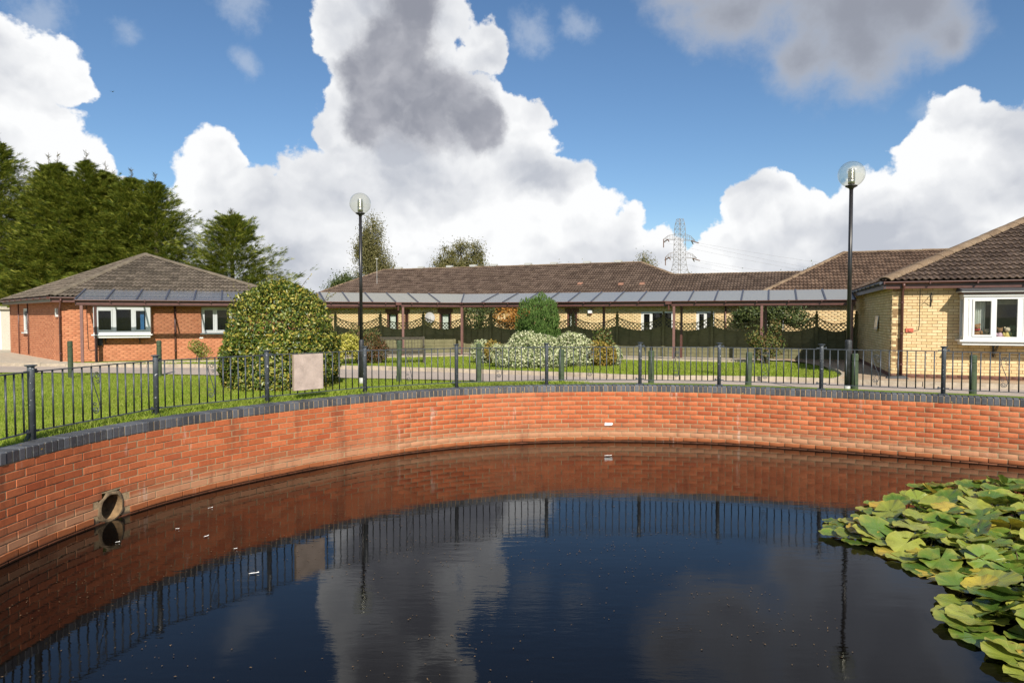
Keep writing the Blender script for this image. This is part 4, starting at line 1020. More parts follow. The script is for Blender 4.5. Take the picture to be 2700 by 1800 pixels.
# ---- right-hand buff house in front
RHU = np.array([.934, -.358]); RHU /= np.hypot(*RHU); RHN = np.array([-RHU[1], RHU[0]]); RHA = np.array([9.7, 17.45])
def right_house():
    u, nin, A = RHU, RHN, RHA
    root = thing('buff_bungalow', 'buff brick bungalow with brown tile roof and white bay window at the right edge', 'house', (9.7, 17.45, 0))
    # brown plinth courses
    pt = brick_wall(root, A, u, 7, .15, 2.42, [(1.55, 5.0, 1.0, 2.1)], 'buff_brick', 'buff_mortar', 300, nout=-nin)
    brick_wall(root, A, u, 7, -.15, .15, [], 'brown_brick', 'buff_mortar', 0, nout=-nin)
    ps = brick_wall(root, A, nin, 8.3, .15, 2.42, [], 'buff_brick', 'buff_mortar', 0, nout=-u)
    brick_wall(root, A, nin, 8.3, -.15, .15, [], 'brown_brick', 'buff_mortar', 0, nout=-u)
    ec = A - u * .2 - nin * .2; E = v3((*ec, 2.5)); tp = 2.06 / 4.5
    pl = roof_plane(root, E, u, nin, [(0, 0), (9, 0), (9, 4.5), (4.5, 4.5)], tp, 'tile_brown', 300)
    roof_plane(root, E, nin, u, [(0, 0), (9, 0), (4.5, 4.5)], tp, 'tile_brown', 60)
    MB().add([pl(4.5, 4.5), pl(9, 4.5), pl(9, 4.5) + v3((*nin * 4.5, -2.06)), pl(0, 0) + v3((*nin * 9, 0))], [(0, 1, 2, 3)]).build('back_slope', 'tile_brown', root)
    hip_tiles(root, pl(0, 0), pl(4.5, 4.5), 'hip', .16, .4); hip_tiles(root, pl(4.5, 4.5), pl(9, 4.5), 'hip', .12, name='ridge_tile')
    hip_tiles(root, pl(0, 0) + v3((*nin * 9, 0)), pl(4.5, 4.5), 'hip', .13)
    gutter_run(root, pl(-.02, 0) - v3((0, 0, .02)), pl(9, 0) - v3((0, 0, .02)), -nin); gutter_run(root, pl(0, 0) - v3((0, 0, .021)), pl(0, 0) + v3((*nin * 9, -.021)), -u, 'lead')
    m = MB(); e0 = E - v3((0, 0, .12)); m.add([e0, e0 + v3((*u * 9, 0)), e0 + v3((*(u * 9 + nin * .25), 0)), e0 + v3((*(u * .25 + nin * .25), 0)), e0 + v3((*(nin * 9 + u * .25), 0)), e0 + v3((*nin * 9, 0))], [(0, 1, 2, 3), (0, 3, 4, 5)]); m.build('soffit', 'maroon', root)
    p = pt(.22, .06, 0); top = pl(.42, 0) + v3((*(-nin * .055), -.07)); downpipe(root, top, (p[0], p[1], .1), ((p - top)[0], (p - top)[1]), r=.037)
    # back and right walls
    m = MB(); m.bar((*(A + nin * 8.2), 1.2), (*(A + nin * 8.2 + u * 7), 1.2), .2, 2.4); m.bar((*(A + u * 6.9), 1.2), (*(A + u * 6.9 + nin * 8), 1.2), .2, 2.4); m.build('back_wall', 'buff_mortar', root)
    # bay window
    Ao = .42; s0, s1, z0, z1 = 1.48, 5.05, 1.05, 2.09
    cuts = (1.62, 2.115, 2.6, 2.72, 3.2, 3.7)
    w = window(root, pt, s0, s1, z0, z1, off=Ao, cuts=cuts, fw=.07, depth=.07, room=0, sill=False, casements=(1,))
    def bx(mb, a, b, lo, hi, o0, o1): mb.hexa([pt(a, o0, lo), pt(b, o0, lo), pt(b, o1, lo), pt(a, o1, lo), pt(a, o0, hi), pt(b, o0, hi), pt(b, o1, hi), pt(a, o1, hi)])
    for a, b in ((s0 + .06, 1.60), (2.63, 2.69)):
        m = MB(); bx(m, a, b, z0 + .06, z1 - .06, Ao - .012, Ao - .05); m.build('infill_panel', 'upvc', w)
    m = MB(); bx(m, s0 - .09, s1 + .1, z0 - .05, z0 - .001, Ao + .09, .002); m.build('sill', 'upvc', w)
    m = MB(); bx(m, s0 - .03, s1 + .05, z0 - .13, z0 - .051, Ao + .03, .002); m.build('bay_base', 'upvc', w)
    m = MB(); bx(m, s0 - .02, s1 + .03, z1 + .001, z1 + .05, Ao + .03, .002); bx(m, s0 - .08, s1 + .1, z1 + .10, z1 + .125, Ao + .12, .002); m.build('bay_head', 'upvc', w)
    m = MB(); bx(m, s0 - .04, s1 + .05, z1 + .051, z1 + .10, Ao + .06, .002); m.build('bay_trim', 'maroon', w)
    m = MB(); m.hexa([pt(s0 - .1, Ao + .14, z1 + .126), pt(s1 + .1, Ao + .14, z1 + .126), pt(s1 + .1, 0.002, z1 + .126), pt(s0 - .1, .002, z1 + .126), pt(s0 - .06, Ao + .10, z1 + .15), pt(s1, Ao + .10, z1 + .15), pt(s1, .004, z1 + .24), pt(s0 - .06, .004, z1 + .24)]); m.build('bay_roof', 'slate', w)
    for a in (s0, s1 - .06):
        m = MB(); bx(m, a, a + .06, z0, z0 + .07, Ao - .071, .001); bx(m, a, a + .06, z1 - .07, z1, Ao - .071, .001); bx(m, a, a + .06, z0 + .07, z1 - .07, .07, .001); bx(m, a, a + .06, z0 + .07, z1 - .07, Ao - .071, Ao - .12); m.build('bay_cheek', 'upvc', w)
        m = MB(); bx(m, a + .025, a + .03, z0 + .07, z1 - .07, Ao - .12, .07); m.build('pane', 'glass', w)
    m = MB(); r0 = 1.6; m.add([pt(s0 + .06, .0, z0), pt(s1 - .06, 0, z0), pt(s1 - .06, 0, z1), pt(s0 + .06, 0, z1), pt(s0 - .2, -r0, z0 - .6), pt(s1, -r0, z0 - .6), pt(s1, -r0, z1), pt(s0 - .2, -r0, z1)], [(0, 4, 5, 1), (1, 5, 6, 2), (2, 6, 7, 3), (3, 7, 4, 0), (4, 7, 6, 5)]); m.build('room_lining', 'room', w)
    m = MB(); V = []; k = 28
    for i in range(k + 1):
        s = 1.63 + .34 * i / k
        for z in (z0 + .02, z1 - .08): V.append(pt(s - (.04 if z < 1.5 else 0) * 0, Ao - .25 + .035 * math.sin(i * 1.6) + .01 * math.sin(i * .7), z))
    m.add(V, [(2 * i, 2 * i + 2, 2 * i + 3, 2 * i + 1) for i in range(k)]); m.build('curtain', 'curtain', w, True)
    m = MB(); bx(m, 2.0, 3.6, z1 - .20, z1 - .08, Ao - .2, Ao - .23); m.build('pelmet', 'pelmet', w)
    m = MB(); bx(m, s0 + .07, s1 - .07, z0 + .001, z0 + .03, Ao - .072, -.02); m.build('inner_sill', 'upvc', w)
    for s in (2.2, 3.9):
        m = MB(); m.bar(pt(s, .01, z0 - .13), pt(s, .01, .62), .05, .04, (*u, 0)); m.bar(pt(s, .02, .66), pt(s, Ao - .05, z0 - .14), .04, .04); m.build('bracket', 'black_paint', w)
    # soft toys on the inner sill
    zb = z0 + .03
    def toy(name, label, s, col, hat, scale=1., dress=None):
        c = pt(s, Ao - .20, zb); o = thing(name, label, 'soft toy', tuple(c), 'soft toys on the window sill'); k = scale
        f = -nin; r3 = lambda a, b, z: c + v3((*(u * a * k + f * b * k), z * k))
        b = MB(); b.ell(r3(0, 0, .085), (.075 * k, .07 * k, .095 * k)); b.ell(r3(-.055, .07, .03), (.035 * k, .06 * k, .032 * k)); b.ell(r3(.055, .07, .03), (.035 * k, .06 * k, .032 * k)); b.ell(r3(-.085, .03, .11), (.028 * k, .03 * k, .055 * k)); b.ell(r3(.085, .03, .11), (.028 * k, .03 * k, .055 * k)); b.build('body', dress or col, o, True)
        h = MB(); h.ell(r3(0, .02, .235), (.07 * k, .065 * k, .065 * k)); h.ell(r3(0, .08, .22), (.03 * k, .03 * k, .025 * k)); h.ell(r3(-.055, 0, .29), (.025 * k, .015 * k, .025 * k)); h.ell(r3(.055, 0, .29), (.025 * k, .015 * k, .025 * k)); h.build('head', col, o, True)
        if hat: MB().lathe([(.072 * k, 0), (.075 * k, .02 * k), (.06 * k, .045 * k), (.045 * k, .045 * k)], r3(0, .01, .165), 14).build('scarf', hat, o, True)
        return o
    toy('soft_toy', 'brown plush bear with red scarf behind the casement window', 1.79, 'fur', 'red_cloth', 1.15)
    toy('soft_toy', 'small cream plush toy next to the bear in the window', 2.0, 'cream_fur', None, .75)
    toy('soft_toy', 'dark haired doll in pink and white clothes behind the fixed pane', 2.27, 'fur', None, .85, 'pink')
    toy('soft_toy', 'fair haired doll in a yellow dress in the middle of the fixed pane', 2.42, 'cream_fur', None, .9, 'yellow_cloth')
    toy('soft_toy', 'dark green soft toy at the right of the fixed pane', 2.55, 'oaky', None, 1.05)
    # plaque, bracket, bell box
    c = ps(2.45, .045, 1.43); o = tag(MB().box(c, (1.6 * .35, .02, .40), (*nin, 0), (-u[0] * .995, -u[1] * .995, .1), (u[0] * .1, u[1] * .1, .995)).build('wall_plaque', 'plaque', loc=tuple(c)), 'shiny metal plaque on the shaded side wall of the buff bungalow', 'plaque')
    c = pt(.88, .0, 2.05); o = thing('hanging_basket_bracket', 'black scrolled hanging basket bracket on the buff brick wall', 'bracket', tuple(c))
    MB().bar(pt(.86, .012, 1.86), pt(.86, .012, 2.2), .03, .02, (*u, 0)).build('back_bar', 'black_paint', o)
    MB().tube([pt(.86, .02, 2.16), pt(.86, .3, 2.17), pt(.86, .34, 2.19)], .008, 5).build('arm', 'black_paint', o); MB().tube([pt(.86, .02, 1.9), pt(.86, .1, 1.98), pt(.86, .22, 2.14)], .007, 5).build('brace', 'black_paint', o)
    c = pt(.40, .02, 1.26); o = thing('red_sign', 'small red plastic house sign on the buff brick wall beside the downpipe', 'sign', tuple(c))
    MB().box(c, (.17, .025, .10), (*u, 0), (*-nin, 0)).build('base_plate', 'red_box', o); MB().box(c + v3((*-nin * .02, 0)), (.06, .02, .06), (*u, 0), (*-nin, 0)).build('knob', 'red_box', o)
    MB().tube([pt(.62, .01, 2.4), pt(.62, .01, 1.4), pt(.6, .01, 1.26), pt(.5, .012, 1.24)], .006, 5).build('cable', 'black_paint', root)
    c = pt(.1, .25, gz(*pt(.1, .25, 0)[:2])); o = tag(MB().hexa([c + v3((*(u * a - nin * b), z)) for a, b, z in ((-.28, -.16, 0), (.3, -.16, 0), (.3, .16, 0), (-.28, .16, 0), (-.2, -.1, .1), (.18, -.12, .13), (.2, .1, .12), (-.22, .1, .09))]).build('drain_stone', 'worn_black', loc=tuple(c)), 'dark drain gully block on the paving below the downpipe', 'drain cover')
MT['slate'] = plain('dark_felt', (.05, .05, .052), .8, .3)
MT['pelmet'] = plain('pelmet', (.16, .15, .085), .9, .2)
MT['oaky'] = plain('green_plush', (.05, .08, .04), .95, .3, 30)
right_house()

# ------------------------------------------------------------------ covered glazed walkway
CN = np.array([-2.06, 27.8]); UL = np.array([-.927, -.374]); UL /= np.hypot(*UL); UR = np.array([.9355, -.3535]); UR /= np.hypot(*UR)
NL = np.array([UL[1], -UL[0]]); NL = NL if NL[1] > 0 else -NL; NR = np.array([-UR[1], UR[0]])
def walkway():
    root = thing('covered_walkway', 'long glazed walkway with maroon posts and gutter linking the bungalows', 'walkway', (-2.06, 27.8, 0))
    Dp, rise, zg = 1.8, .42, 2.15
    bis = NL + NR; bis /= np.hypot(*bis); kb = 1 / (bis @ NR)
    backc = CN + bis * Dp * kb
    for U, Nn, L, npan, clear in ((UL, NL, 13.47, 15, 9), (UR, NR, 14.4, 16, 0)):
        fr = lambda s: v3((*(CN + U * s), zg)); shear = (backc - CN) @ U      # back edge starts at the mitre
        bk = lambda s: v3((*(CN + U * (s if s > .01 else shear) + Nn * Dp), zg + rise))
        for i in range(npan):
            a, b = L * i / npan, L * (i + 1) / npan; m = MB(); u3 = v3((*U, 0))
            q = [fr(a) + u3 * .025, fr(b) - u3 * .025, bk(b) - u3 * .025, bk(a) + u3 * .025]
            m.hexa(q + [p + v3((0, 0, .012)) for p in q]); m.build('roof_pane', 'clear_pane' if i >= npan - clear else 'cloudy_pane', root)
        for i in range(0 if Nn is NL else 1, npan + 1):
            a = L * i / npan; m = MB(); m.bar(fr(a) + v3((0, 0, .02)), bk(a) + v3((0, 0, .02)), .05, .05); m.build('glazing_bar', 'lead', root)
        gutter_run(root, fr(0) + v3((0, 0, .02)), fr(L) + v3((0, 0, .02)), -Nn, r=.05)
        m = MB(); m.bar(fr(0) + v3((*(Nn * .10), -.13)), fr(L) + v3((*(Nn * .10), -.13)), .06, .10); m.build('front_beam', 'maroon', root)
        m = MB(); m.bar(bk(0) + v3((0, 0, -.06)), bk(L) + v3((0, 0, -.06)), .06, .1); m.build('back_beam', 'maroon', root)
        m = MB(); m.bar(fr(.5) + v3((*(Nn * 1.3), -.12)), fr(L) + v3((*(Nn * 1.3), -.12)), .05, .09); m.build('inner_beam', 'maroon', root)
        fronts = (2.4, 13.3) if Nn is NL else (0., 8.48, 11.48, 14.3)
        backs = (3.9, 6.3, 7.4, 13.1) if Nn is NL else (2.6, 5.6, 8.6, 11.6)
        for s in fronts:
            p = fr(s) + v3((*(Nn * .06), 0)); g0 = gz(p[0], p[1]); m = MB(); m.box((p[0], p[1], (zg - .1 + g0) / 2), (.085, .085, zg - .1 - g0), (*U, 0), (*Nn, 0)); m.build('post', 'maroon_pale', root)
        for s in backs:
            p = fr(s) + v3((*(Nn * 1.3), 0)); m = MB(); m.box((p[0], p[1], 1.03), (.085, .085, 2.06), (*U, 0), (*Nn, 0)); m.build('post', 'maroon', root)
        for s in ((2.6,) if Nn is NL else (8.3,)):
            p = fr(s) + v3((*(-Nn * .05), -.02)); q = fr(s) + v3((*(Nn * -.02), -.3)); m = MB(); m.box(p - v3((0, 0, .03)), (.22, .12, .1), (*U, 0), (*Nn, 0)); m.tube([p - v3((0, 0, .05)), q], .035, 8); m.build('gutter_outlet', 'maroon', root)
MT['maroon_pale'] = plain('pale_maroon', (.17, .085, .072), .5, .15, 8)  # paler maroon, used on the front posts only
walkway()

# ------------------------------------------------------------------ trellis-topped fence behind the walkway
def fence():
    bis = NL + NR; bis /= np.hypot(*bis); kb = 1 / (bis @ NR); off = 1.85; cf = CN + bis * off * kb
    # posts along the left run (from the corner leftwards) and the right run
    runs = [(UL, NL, [0, 1.83, 3.66, 5.49]), (UR, NR, [0, 1.25, 3.08, 4.91, 6.74, 8.57, 10.4, 12.23, 14.06, 15.35])]
    post = MB(); post.box((0, 0, .835), (.1, .1, 1.67)); post.hexa([(-.065, -.065, 1.67), (.065, -.065, 1.67), (.065, .065, 1.67), (-.065, .065, 1.67), (-.055, -.055, 1.70), (.055, -.055, 1.70), (.055, .055, 1.70), (-.055, .055, 1.70)])
    cap = MB(); cap.lathe([(.03, 1.70), (.028, 1.73), (.042, 1.765), (.03, 1.80), (.0, 1.815)], (0, 0, 0), 10)
    pm = post.mesh('post_shaft', mat=MT['fence_wood']); cm = cap.mesh('finial', mat=MT['fence_wood'], smooth=True)
    pts = [(cf + UL * s, UL) for s in runs[0][2][::-1]] + [(cf + UR * s, UR) for s in runs[1][2][1:]]
    for i, (p, U) in enumerate(pts):
        o = thing('fence_post', f'weathered square fence post with finial, {ORDN[i]} from the left along the trellis fence', 'fence post', (p[0], p[1], 0), 'trellis fence posts')
        M = frame((*U, 0), (-U[1], U[0], 0), (0, 0, 1), (p[0], p[1], 0)); piece('shaft', pm, o, M); piece('finial', cm, o, M)
    for i in range(len(pts) - 1):
        a, b = pts[i][0], pts[i + 1][0]; U = b - a; L = np.hypot(*U); U = U / L; Nn = np.array([U[1], -U[0]]); L -= .1; a = a + U * .05
        o = thing('trellis_fence', f'weathered board fence panel with scooped lattice top, {ORDN[i]} from the left', 'fence panel', (*((a + b) / 2), 0), 'trellis fence panels')
        P = lambda s, out, z: v3((*(a + U * s + Nn * out), z))
        dip = lambda s: (1 - (2 * s / L - 1) ** 2)          # 0 at posts, 1 mid-span
        top = lambda s: 1.57 - .24 * dip(s); low = lambda s: 1.23 - .18 * dip(s)
        nb = 7
        for k in range(nb):
            lo, hi = .06 + k * .145, .06 + (k + 1) * .145 + .012
            if k < nb - 1:
                m = MB(); m.hexa([P(0, .018, lo), P(L, .018, lo), P(L, .004, lo), P(0, .004, lo), P(0, .002, hi), P(L, .002, hi), P(L, -.012, hi), P(0, -.012, hi)]); m.build('board', 'fence_wood', o)
            else:
                m = MB(); n = 14; V = []
                for j in range(n + 1):
                    s = L * j / n
                    for out in (.006, -.012): V += [P(s, out, lo), P(s, out, max(lo + .01, low(s) - .01))]
                F = []
                for j in range(n):
                    q = j * 4; F += [(q, q + 4, q + 5, q + 1), (q + 2, q + 3, q + 7, q + 6), (q + 1, q + 5, q + 7, q + 3)]
                m.add(V, F); m.build('board', 'fence_wood', o)
        for s in (.03, L * .25, L * .5, L * .75, L - .03):
            m = MB(); m.bar(P(s, .024, .06), P(s, .024, low(s) - .02), .04, .02, (*U, 0)); m.build('batten', 'fence_wood', o)
        for fn, nm in ((low, 'lower_rail'), (top, 'top_rail')):
            m = MB(); n = 14
            for j in range(n): m.bar(P(L * j / n - .002, 0, fn(L * j / n)), P(L * (j + 1) / n + .002, 0, fn(L * (j + 1) / n)), .045, .035)
            m.build(nm, 'fence_wood', o)
        m = MB(); st = .15
        for sgn, out in ((1, .008), (-1, -.008)):
            k = -12
            while k < 40:
                # lattice line z = z0 + sgn*(s - k*st); keep the stretch between the rails
                seg = [];
                for j in range(60):
                    s = L * j / 59; z = 1.0 + sgn * (s - k * st) if sgn > 0 else 1.0 - (s - k * st)
                    if low(s) < z < top(s): seg.append((s, z))
                    else:
                        if len(seg) > 1: m.bar(P(seg[0][0], out, seg[0][1]), P(seg[-1][0], out, seg[-1][1]), .012, .027)
                        seg = []
                if len(seg) > 1: m.bar(P(seg[0][0], out, seg[0][1]), P(seg[-1][0], out, seg[-1][1]), .012, .027)
                k += 1
        m.build('lattice', 'fence_wood', o)
fence()

# ------------------------------------------------------------------ iron railing round the pond
RP = [(-4.50, 6.37), (-4.18, 7.99), (-3.30, 9.17), (-2.24, 10.37), (-.91, 11.16), (.59, 11.6), (2.18, 11.6), (3.47, 11.41), (4.91, 10.81), (6.38, 10.07)]
RP = [(-4.42, 4.75)] + RP + [(7.8, 9.35)]
def railing():
    H = .71
    ps = MB(); ps.lathe([(.031, 0), (.031, H - .012), (.03, H - .008)], (0, 0, 0), 14); pm = ps.mesh('post_shaft', mat=MT['chipped_iron'], smooth=True)
    for p_ in pm.polygons: p_.use_smooth = len(p_.vertices) == 4
    cp = MB(); cp.lathe([(.028, H - .014), (.052, H - .004), (.052, H + .004), (.0, H + .008)], (0, 0, 0), 14); cm = cp.mesh('post_cap', mat=MT['iron'])
    bp = MB(); bp.box((0, 0, .006), (.12, .12, .012)); bp.hexa([(-.005, .03, .01), (.005, .03, .01), (.005, .09, .01), (-.005, .09, .01), (-.005, .03, .09), (.005, .03, .09), (.005, .034, .09), (-.005, .034, .09)]); bm_ = bp.mesh('base_plate', mat=MT['iron'])
    lg = MB(); lg.box((0, 0, .09), (.15, .025, .02)); lg.box((0, 0, H - .06), (.15, .025, .02)); lg.cyl((-.06, 0, .075), (-.06, 0, .115), .012, n=6); lg.cyl((.06, 0, H - .075), (.06, 0, H - .035), .012, n=6); lm = lg.mesh('lug', mat=MT['iron'])
    ball = MB(); ball.cyl((0, 0, .0), (0, 0, 1), .0085, n=6); bal_m = ball.mesh('baluster', mat=MT['iron'], smooth=True)
    names = ['leftmost, white paint chips', 'second from the left', 'third from the left, beside the hedge', 'fourth from the left, beside the lamp post', 'fifth from the left', 'sixth from the left', 'pale scratched seventh from the left', 'pale scratched eighth from the left', 'ninth from the left', 'tenth from the left, before the buff house']
    for i, p in enumerate(RP):
        t = np.array(RP[min(i + 1, len(RP) - 1)]) - np.array(RP[max(i - 1, 0)]); t = t / np.hypot(*t)
        vis = 1 <= i <= 10
        z = .437 if pond_d([p])[0] > .215 else COPE
        o = thing('railing_post', ('grey iron railing post on the pond wall, ' + names[i - 1]) if vis else ('round grey iron railing post just outside the ' + ('left' if i == 0 else 'right') + ' edge'), 'railing post', (p[0], p[1], z), 'railing posts')
        M = frame((*t, 0), (-t[1], t[0], 0), (0, 0, 1), (p[0], p[1], z))
        for nm, me in (('shaft', pm), ('post_cap', cm), ('base_plate', bm_), ('lug', lm)): piece(nm, me, o, M)
    def scroll(P, s0, s1, z0, z1):
        pts = []
        cx, cz = (s0 + s1) / 2, (z0 + z1) / 2; w = (s1 - s0); m = MB()
        def spiral(c, r, a0, a1, sgn):
            return [P(c[0] + r * (1 - .75 * t) * math.cos(a0 + (a1 - a0) * t), 0, c[1] + r * (1 - .75 * t) * math.sin(a0 + (a1 - a0) * t)) for t in np.linspace(0, 1, 18)]
        r = w * .34
        top = spiral((s1 - r - .01, z1 - r - .05), r, math.pi, -2.2 * math.pi, 1)[::-1]
        bot = spiral((s0 + r + .01, z0 + r + .05), r, 0, -3.2 * math.pi, 1)
        mid = [P(s0 + .012 + (s1 - s0 - .024) * (3 * t * t - 2 * t ** 3), 0, (z1 - r - .05) * (1 - t) + (z0 + r + .05) * t) for t in np.linspace(.08, .92, 12)]
        m.tube(top + mid + bot, .0048, 5)
        r2 = w * .2
        m.tube(spiral((s1 - r2 - .01, cz + .11), r2, math.pi * .9, -1.2 * math.pi, 1), .004, 5); m.tube(spiral((s0 + r2 + .01, cz - .11), r2, 0, -2.1 * math.pi, 1), .004, 5)
        return m
    for i in range(len(RP) - 1):
        a, b = np.array(RP[i]), np.array(RP[i + 1]); U = b - a; L = np.hypot(*U); U /= L; z = .437
        lab = f'grey iron railing panel with scroll between the {ORDN[i-1]} and {ORDN[i]} posts from the left' if 1 <= i <= 9 else ('grey iron railing panel running out of the picture at the left edge' if i == 0 else 'grey iron railing panel running out of the picture at the right edge')
        o = thing('iron_railing', lab, 'railing', (*((a + b) / 2), z), 'railing panels')
        P = lambda s, out, zz: v3((*(a + U * s + np.array([-U[1], U[0]]) * out), z + zz))
        for nm, zz in (('bottom_rail', .09), ('top_rail', H - .06)):
            m = MB(); m.bar(P(.07, 0, zz), P(L - .07, 0, zz), .026, .01); m.build(nm, 'iron', o)
        n = 13; st = L / (n + 1)
        for k in range(n):
            s = st * (k + 1); p = P(s, 0, .09); r = random.gauss(0, .004)
            piece('baluster', bal_m, o, frame((1, 0, 0), (0, 1, 0), (U[0] * r, U[1] * r, H - .15), p))
        scroll(P, st * 6, st * 7, .1, H - .07).build('scroll', 'iron', o, True)
    # board tied to the railing
    a, b = np.array(RP[3]), np.array(RP[4]); U = (b - a) / np.hypot(*(b - a)); Nn = np.array([U[1], -U[0]])
    c = a + U * .60 + Nn * .045; c3 = v3((*c, .437 + .39)); w, h, t = .46, .50, .035
    o = thing('notice_board', 'blank pinkish-grey board fixed to the railing in front of the hedge', 'board', (c[0], c[1], .437))
    MB().box(c3, (w, t, h), (*U, 0), (*Nn, 0)).build('panel', 'stone', o)
    MB().box(c3 - v3((*U, 0)) * (w / 2 + .006), (.011, t * .96, h * .995), (*U, 0), (*Nn, 0)).build('edge_strip', 'edge_wood', o)
    for z in (.14, -.14): MB().box(c3 - v3((*Nn, 0)) * (t / 2 + .008) + v3((0, 0, z)), (w * .8, .015, .03), (*U, 0), (*Nn, 0)).build('fixing_bar', 'iron', o)
railing()

# ------------------------------------------------------------------ lamp posts
def lamp(x, y, z, H, label):
    o = thing('lamp_post', label, 'lamp post', (x, y, z), 'globe lamp posts'); lean = .0
    MB().lathe([(.068, -.3), (.068, .10), (.064, .105)], (x, y, z), 16).build('base_collar', 'galv', o, True)
    MB().lathe([(.064, .106), (.064, .98), (.058, 1.0), (.041, 1.02)], (x, y, z), 16).build('base_sleeve', 'worn_black', o, True)
    MB().cyl((x, y, z + 1.02), (x, y, z + H - .28), .041, .036, 16).build('shaft', 'black_paint', o, True)
    MB().lathe([(.038, H - .30), (.045, H - .275), (.11, H - .24), (.115, H - .222), (.04, H - .217)], (x, y, z), 20).build('globe_seat', 'black_paint', o, True)
    R0 = .25
    MB().lathe([(R0 * math.sin(t), H - R0 * math.cos(t)) for t in np.linspace(.42, math.pi, 22)], (x, y, z), 32).build('globe', 'globe', o, True)
    pr = [(.0, H - .2), (.062, H - .195), (.064, H - .08)]
    for k in range(6): pr += [(.064, H - .08 + k * .026), (.070, H - .072 + k * .026), (.052, H - .066 + k * .026)]
    pr += [(.058, H + .085), (.058, H + .10), (0, H + .102)]
    MB().lathe(pr, (x, y, z), 20).build('lamp_core', 'lamp_core', o, True)
MT['lamp_core'] = plain('brushed_aluminium', (.55, .54, .50), .25, .1, 20, 0, .9)
lamp(-3.60, 16.3, .04, 4.24, 'tall black globe lamp post on the lawn beside the dome-shaped hedge')
lamp(6.66, 13.5, .13, 4.26, 'tall black globe lamp post in front of the buff bungalow')

# ------------------------------------------------------------------ bollards
def bollards():
    mb = MB(); mb.lathe([(.062, -.4), (.062, .70), (.055, .705), (.055, .725), (.062, .73), (.062, .85), (.05, .87), (0, .872)], (0, 0, 0), 16); me = mb.mesh('bollard', mat=MT['bollard'])
    for p in me.polygons: p.use_smooth = False
    spots = [(185, -11.5, 17.75, .97), (420, -9.42, 18.2, .97), (1051, -2.77, 16.7, 1.02), (1262, -.76, 15.6, .99), (1481, 1.05, 14.5, .91), (1718, 2.9, 14.2, .90), (1974, 4.7, 13.55, .90), (2257, 6.75, 13.4, .88), (2569, 8.5, 12.55, .90)]
    nm = ['leftmost, in front of the red bungalow corner', 'second from the left, before the bay window', 'third from the left, in front of the bench', 'fourth from the left, beside the pale shrub', 'fifth from the left, in front of the variegated shrubs', 'sixth from the left, beyond the sixth railing post', 'seventh from the left, before the rose bush', 'beside the right-hand lamp post', 'rightmost, in front of the buff bay window']
    for (px_, x, y, top), n in zip(spots, nm):
        o = bpy.data.objects.new('bollard', me); COL.objects.link(o); o.location = (x, y, top - .872); o.rotation_euler = (random.gauss(0, .01), random.gauss(0, .01), random.uniform(0, 6))
        tag(o, 'dark green round timber bollard, ' + n, 'bollard', 'green bollards along the road'); ORG[o.name] = (0, 0, 0)
bollards()

# ------------------------------------------------------------------ bench
def bench():
    c = np.array([-3.75, 23.3]); a = R(8); u = np.array([math.cos(a), math.sin(a)]); n = np.array([u[1], -u[0]])   # n points to the pond
    o = thing('park_bench', 'weathered slatted wooden bench on the lawn before the fence', 'bench', (*c, 0)); Wd = 1.55
    P = lambda s, out, z: v3((*(c + u * s + n * out), z))
    for s in (-Wd / 2 + .05, Wd / 2 - .05):
        MB().bar(P(s, .25, 0), P(s, .25, .60), .06, .06, (*u, 0)).build('leg', 'bench_wood', o); MB().bar(P(s, -.22, 0), P(s, -.32, .92), .06, .06, (*u, 0)).build('leg', 'bench_wood', o)
        MB().bar(P(s, .30, .61), P(s, -.28, .61), .07, .03).build('armrest', 'bench_wood', o)
    for k in range(5): MB().box(P(0, .24 - k * .105, .42), (Wd, .085, .025), (*u, 0), (*n, 0)).build('seat_slat', 'bench_wood', o)
    MB().box(P(0, .26, .37), (Wd - .1, .03, .07), (*u, 0), (*n, 0)).build('apron', 'bench_wood', o)
    MB().box(P(0, -.305, .86), (Wd, .035, .09), (*u, 0), (*n, 0)).build('top_rail', 'bench_wood', o); MB().box(P(0, -.25, .50), (Wd - .1, .03, .05), (*u, 0), (*n, 0)).build('lower_rail', 'bench_wood', o)
    for k in range(13):
        s = -Wd / 2 + .14 + k * (Wd - .28) / 12; MB().bar(P(s, -.255, .52), P(s, -.30, .82), .045, .015, (*u, 0)).build('back_slat', 'bench_wood', o)
bench()

# ------------------------------------------------------------------ foliage
def leaves(C, Dv, Nv, l, w, fold=.18):
    """diamond leaves: centres, long axes, normals -> verts, tri faces"""
    Dv = Dv / (np.linalg.norm(Dv, axis=1, keepdims=True) + 1e-9); Nv = Nv - Dv * (Nv * Dv).sum(1, keepdims=True); Nv /= (np.linalg.norm(Nv, axis=1, keepdims=True) + 1e-9)
    Sd = np.cross(Dv, Nv); l = np.broadcast_to(np.asarray(l, float).reshape(-1, 1), (len(C), 1)); w = np.broadcast_to(np.asarray(w, float).reshape(-1, 1), (len(C), 1))
    V = np.stack([C - Dv * l / 2, C + Sd * w / 2 + Nv * w * fold, C + Dv * l / 2, C - Sd * w / 2 + Nv * w * fold], 1).reshape(-1, 3)
    b = np.arange(len(C))[:, None] * 4; F = np.concatenate([b + [0, 1, 2], b + [0, 2, 3]], 0)
    return V, F
def unit(n): 
    v = RNG.normal(size=(n, 3)); return v / np.linalg.norm(v, axis=1, keepdims=True)
def nz(P, s, seed=0.):
    return np.array([mnoise.noise(Vector((p[0] * s + seed, p[1] * s - seed, p[2] * s + 2 * seed))) for p in P])
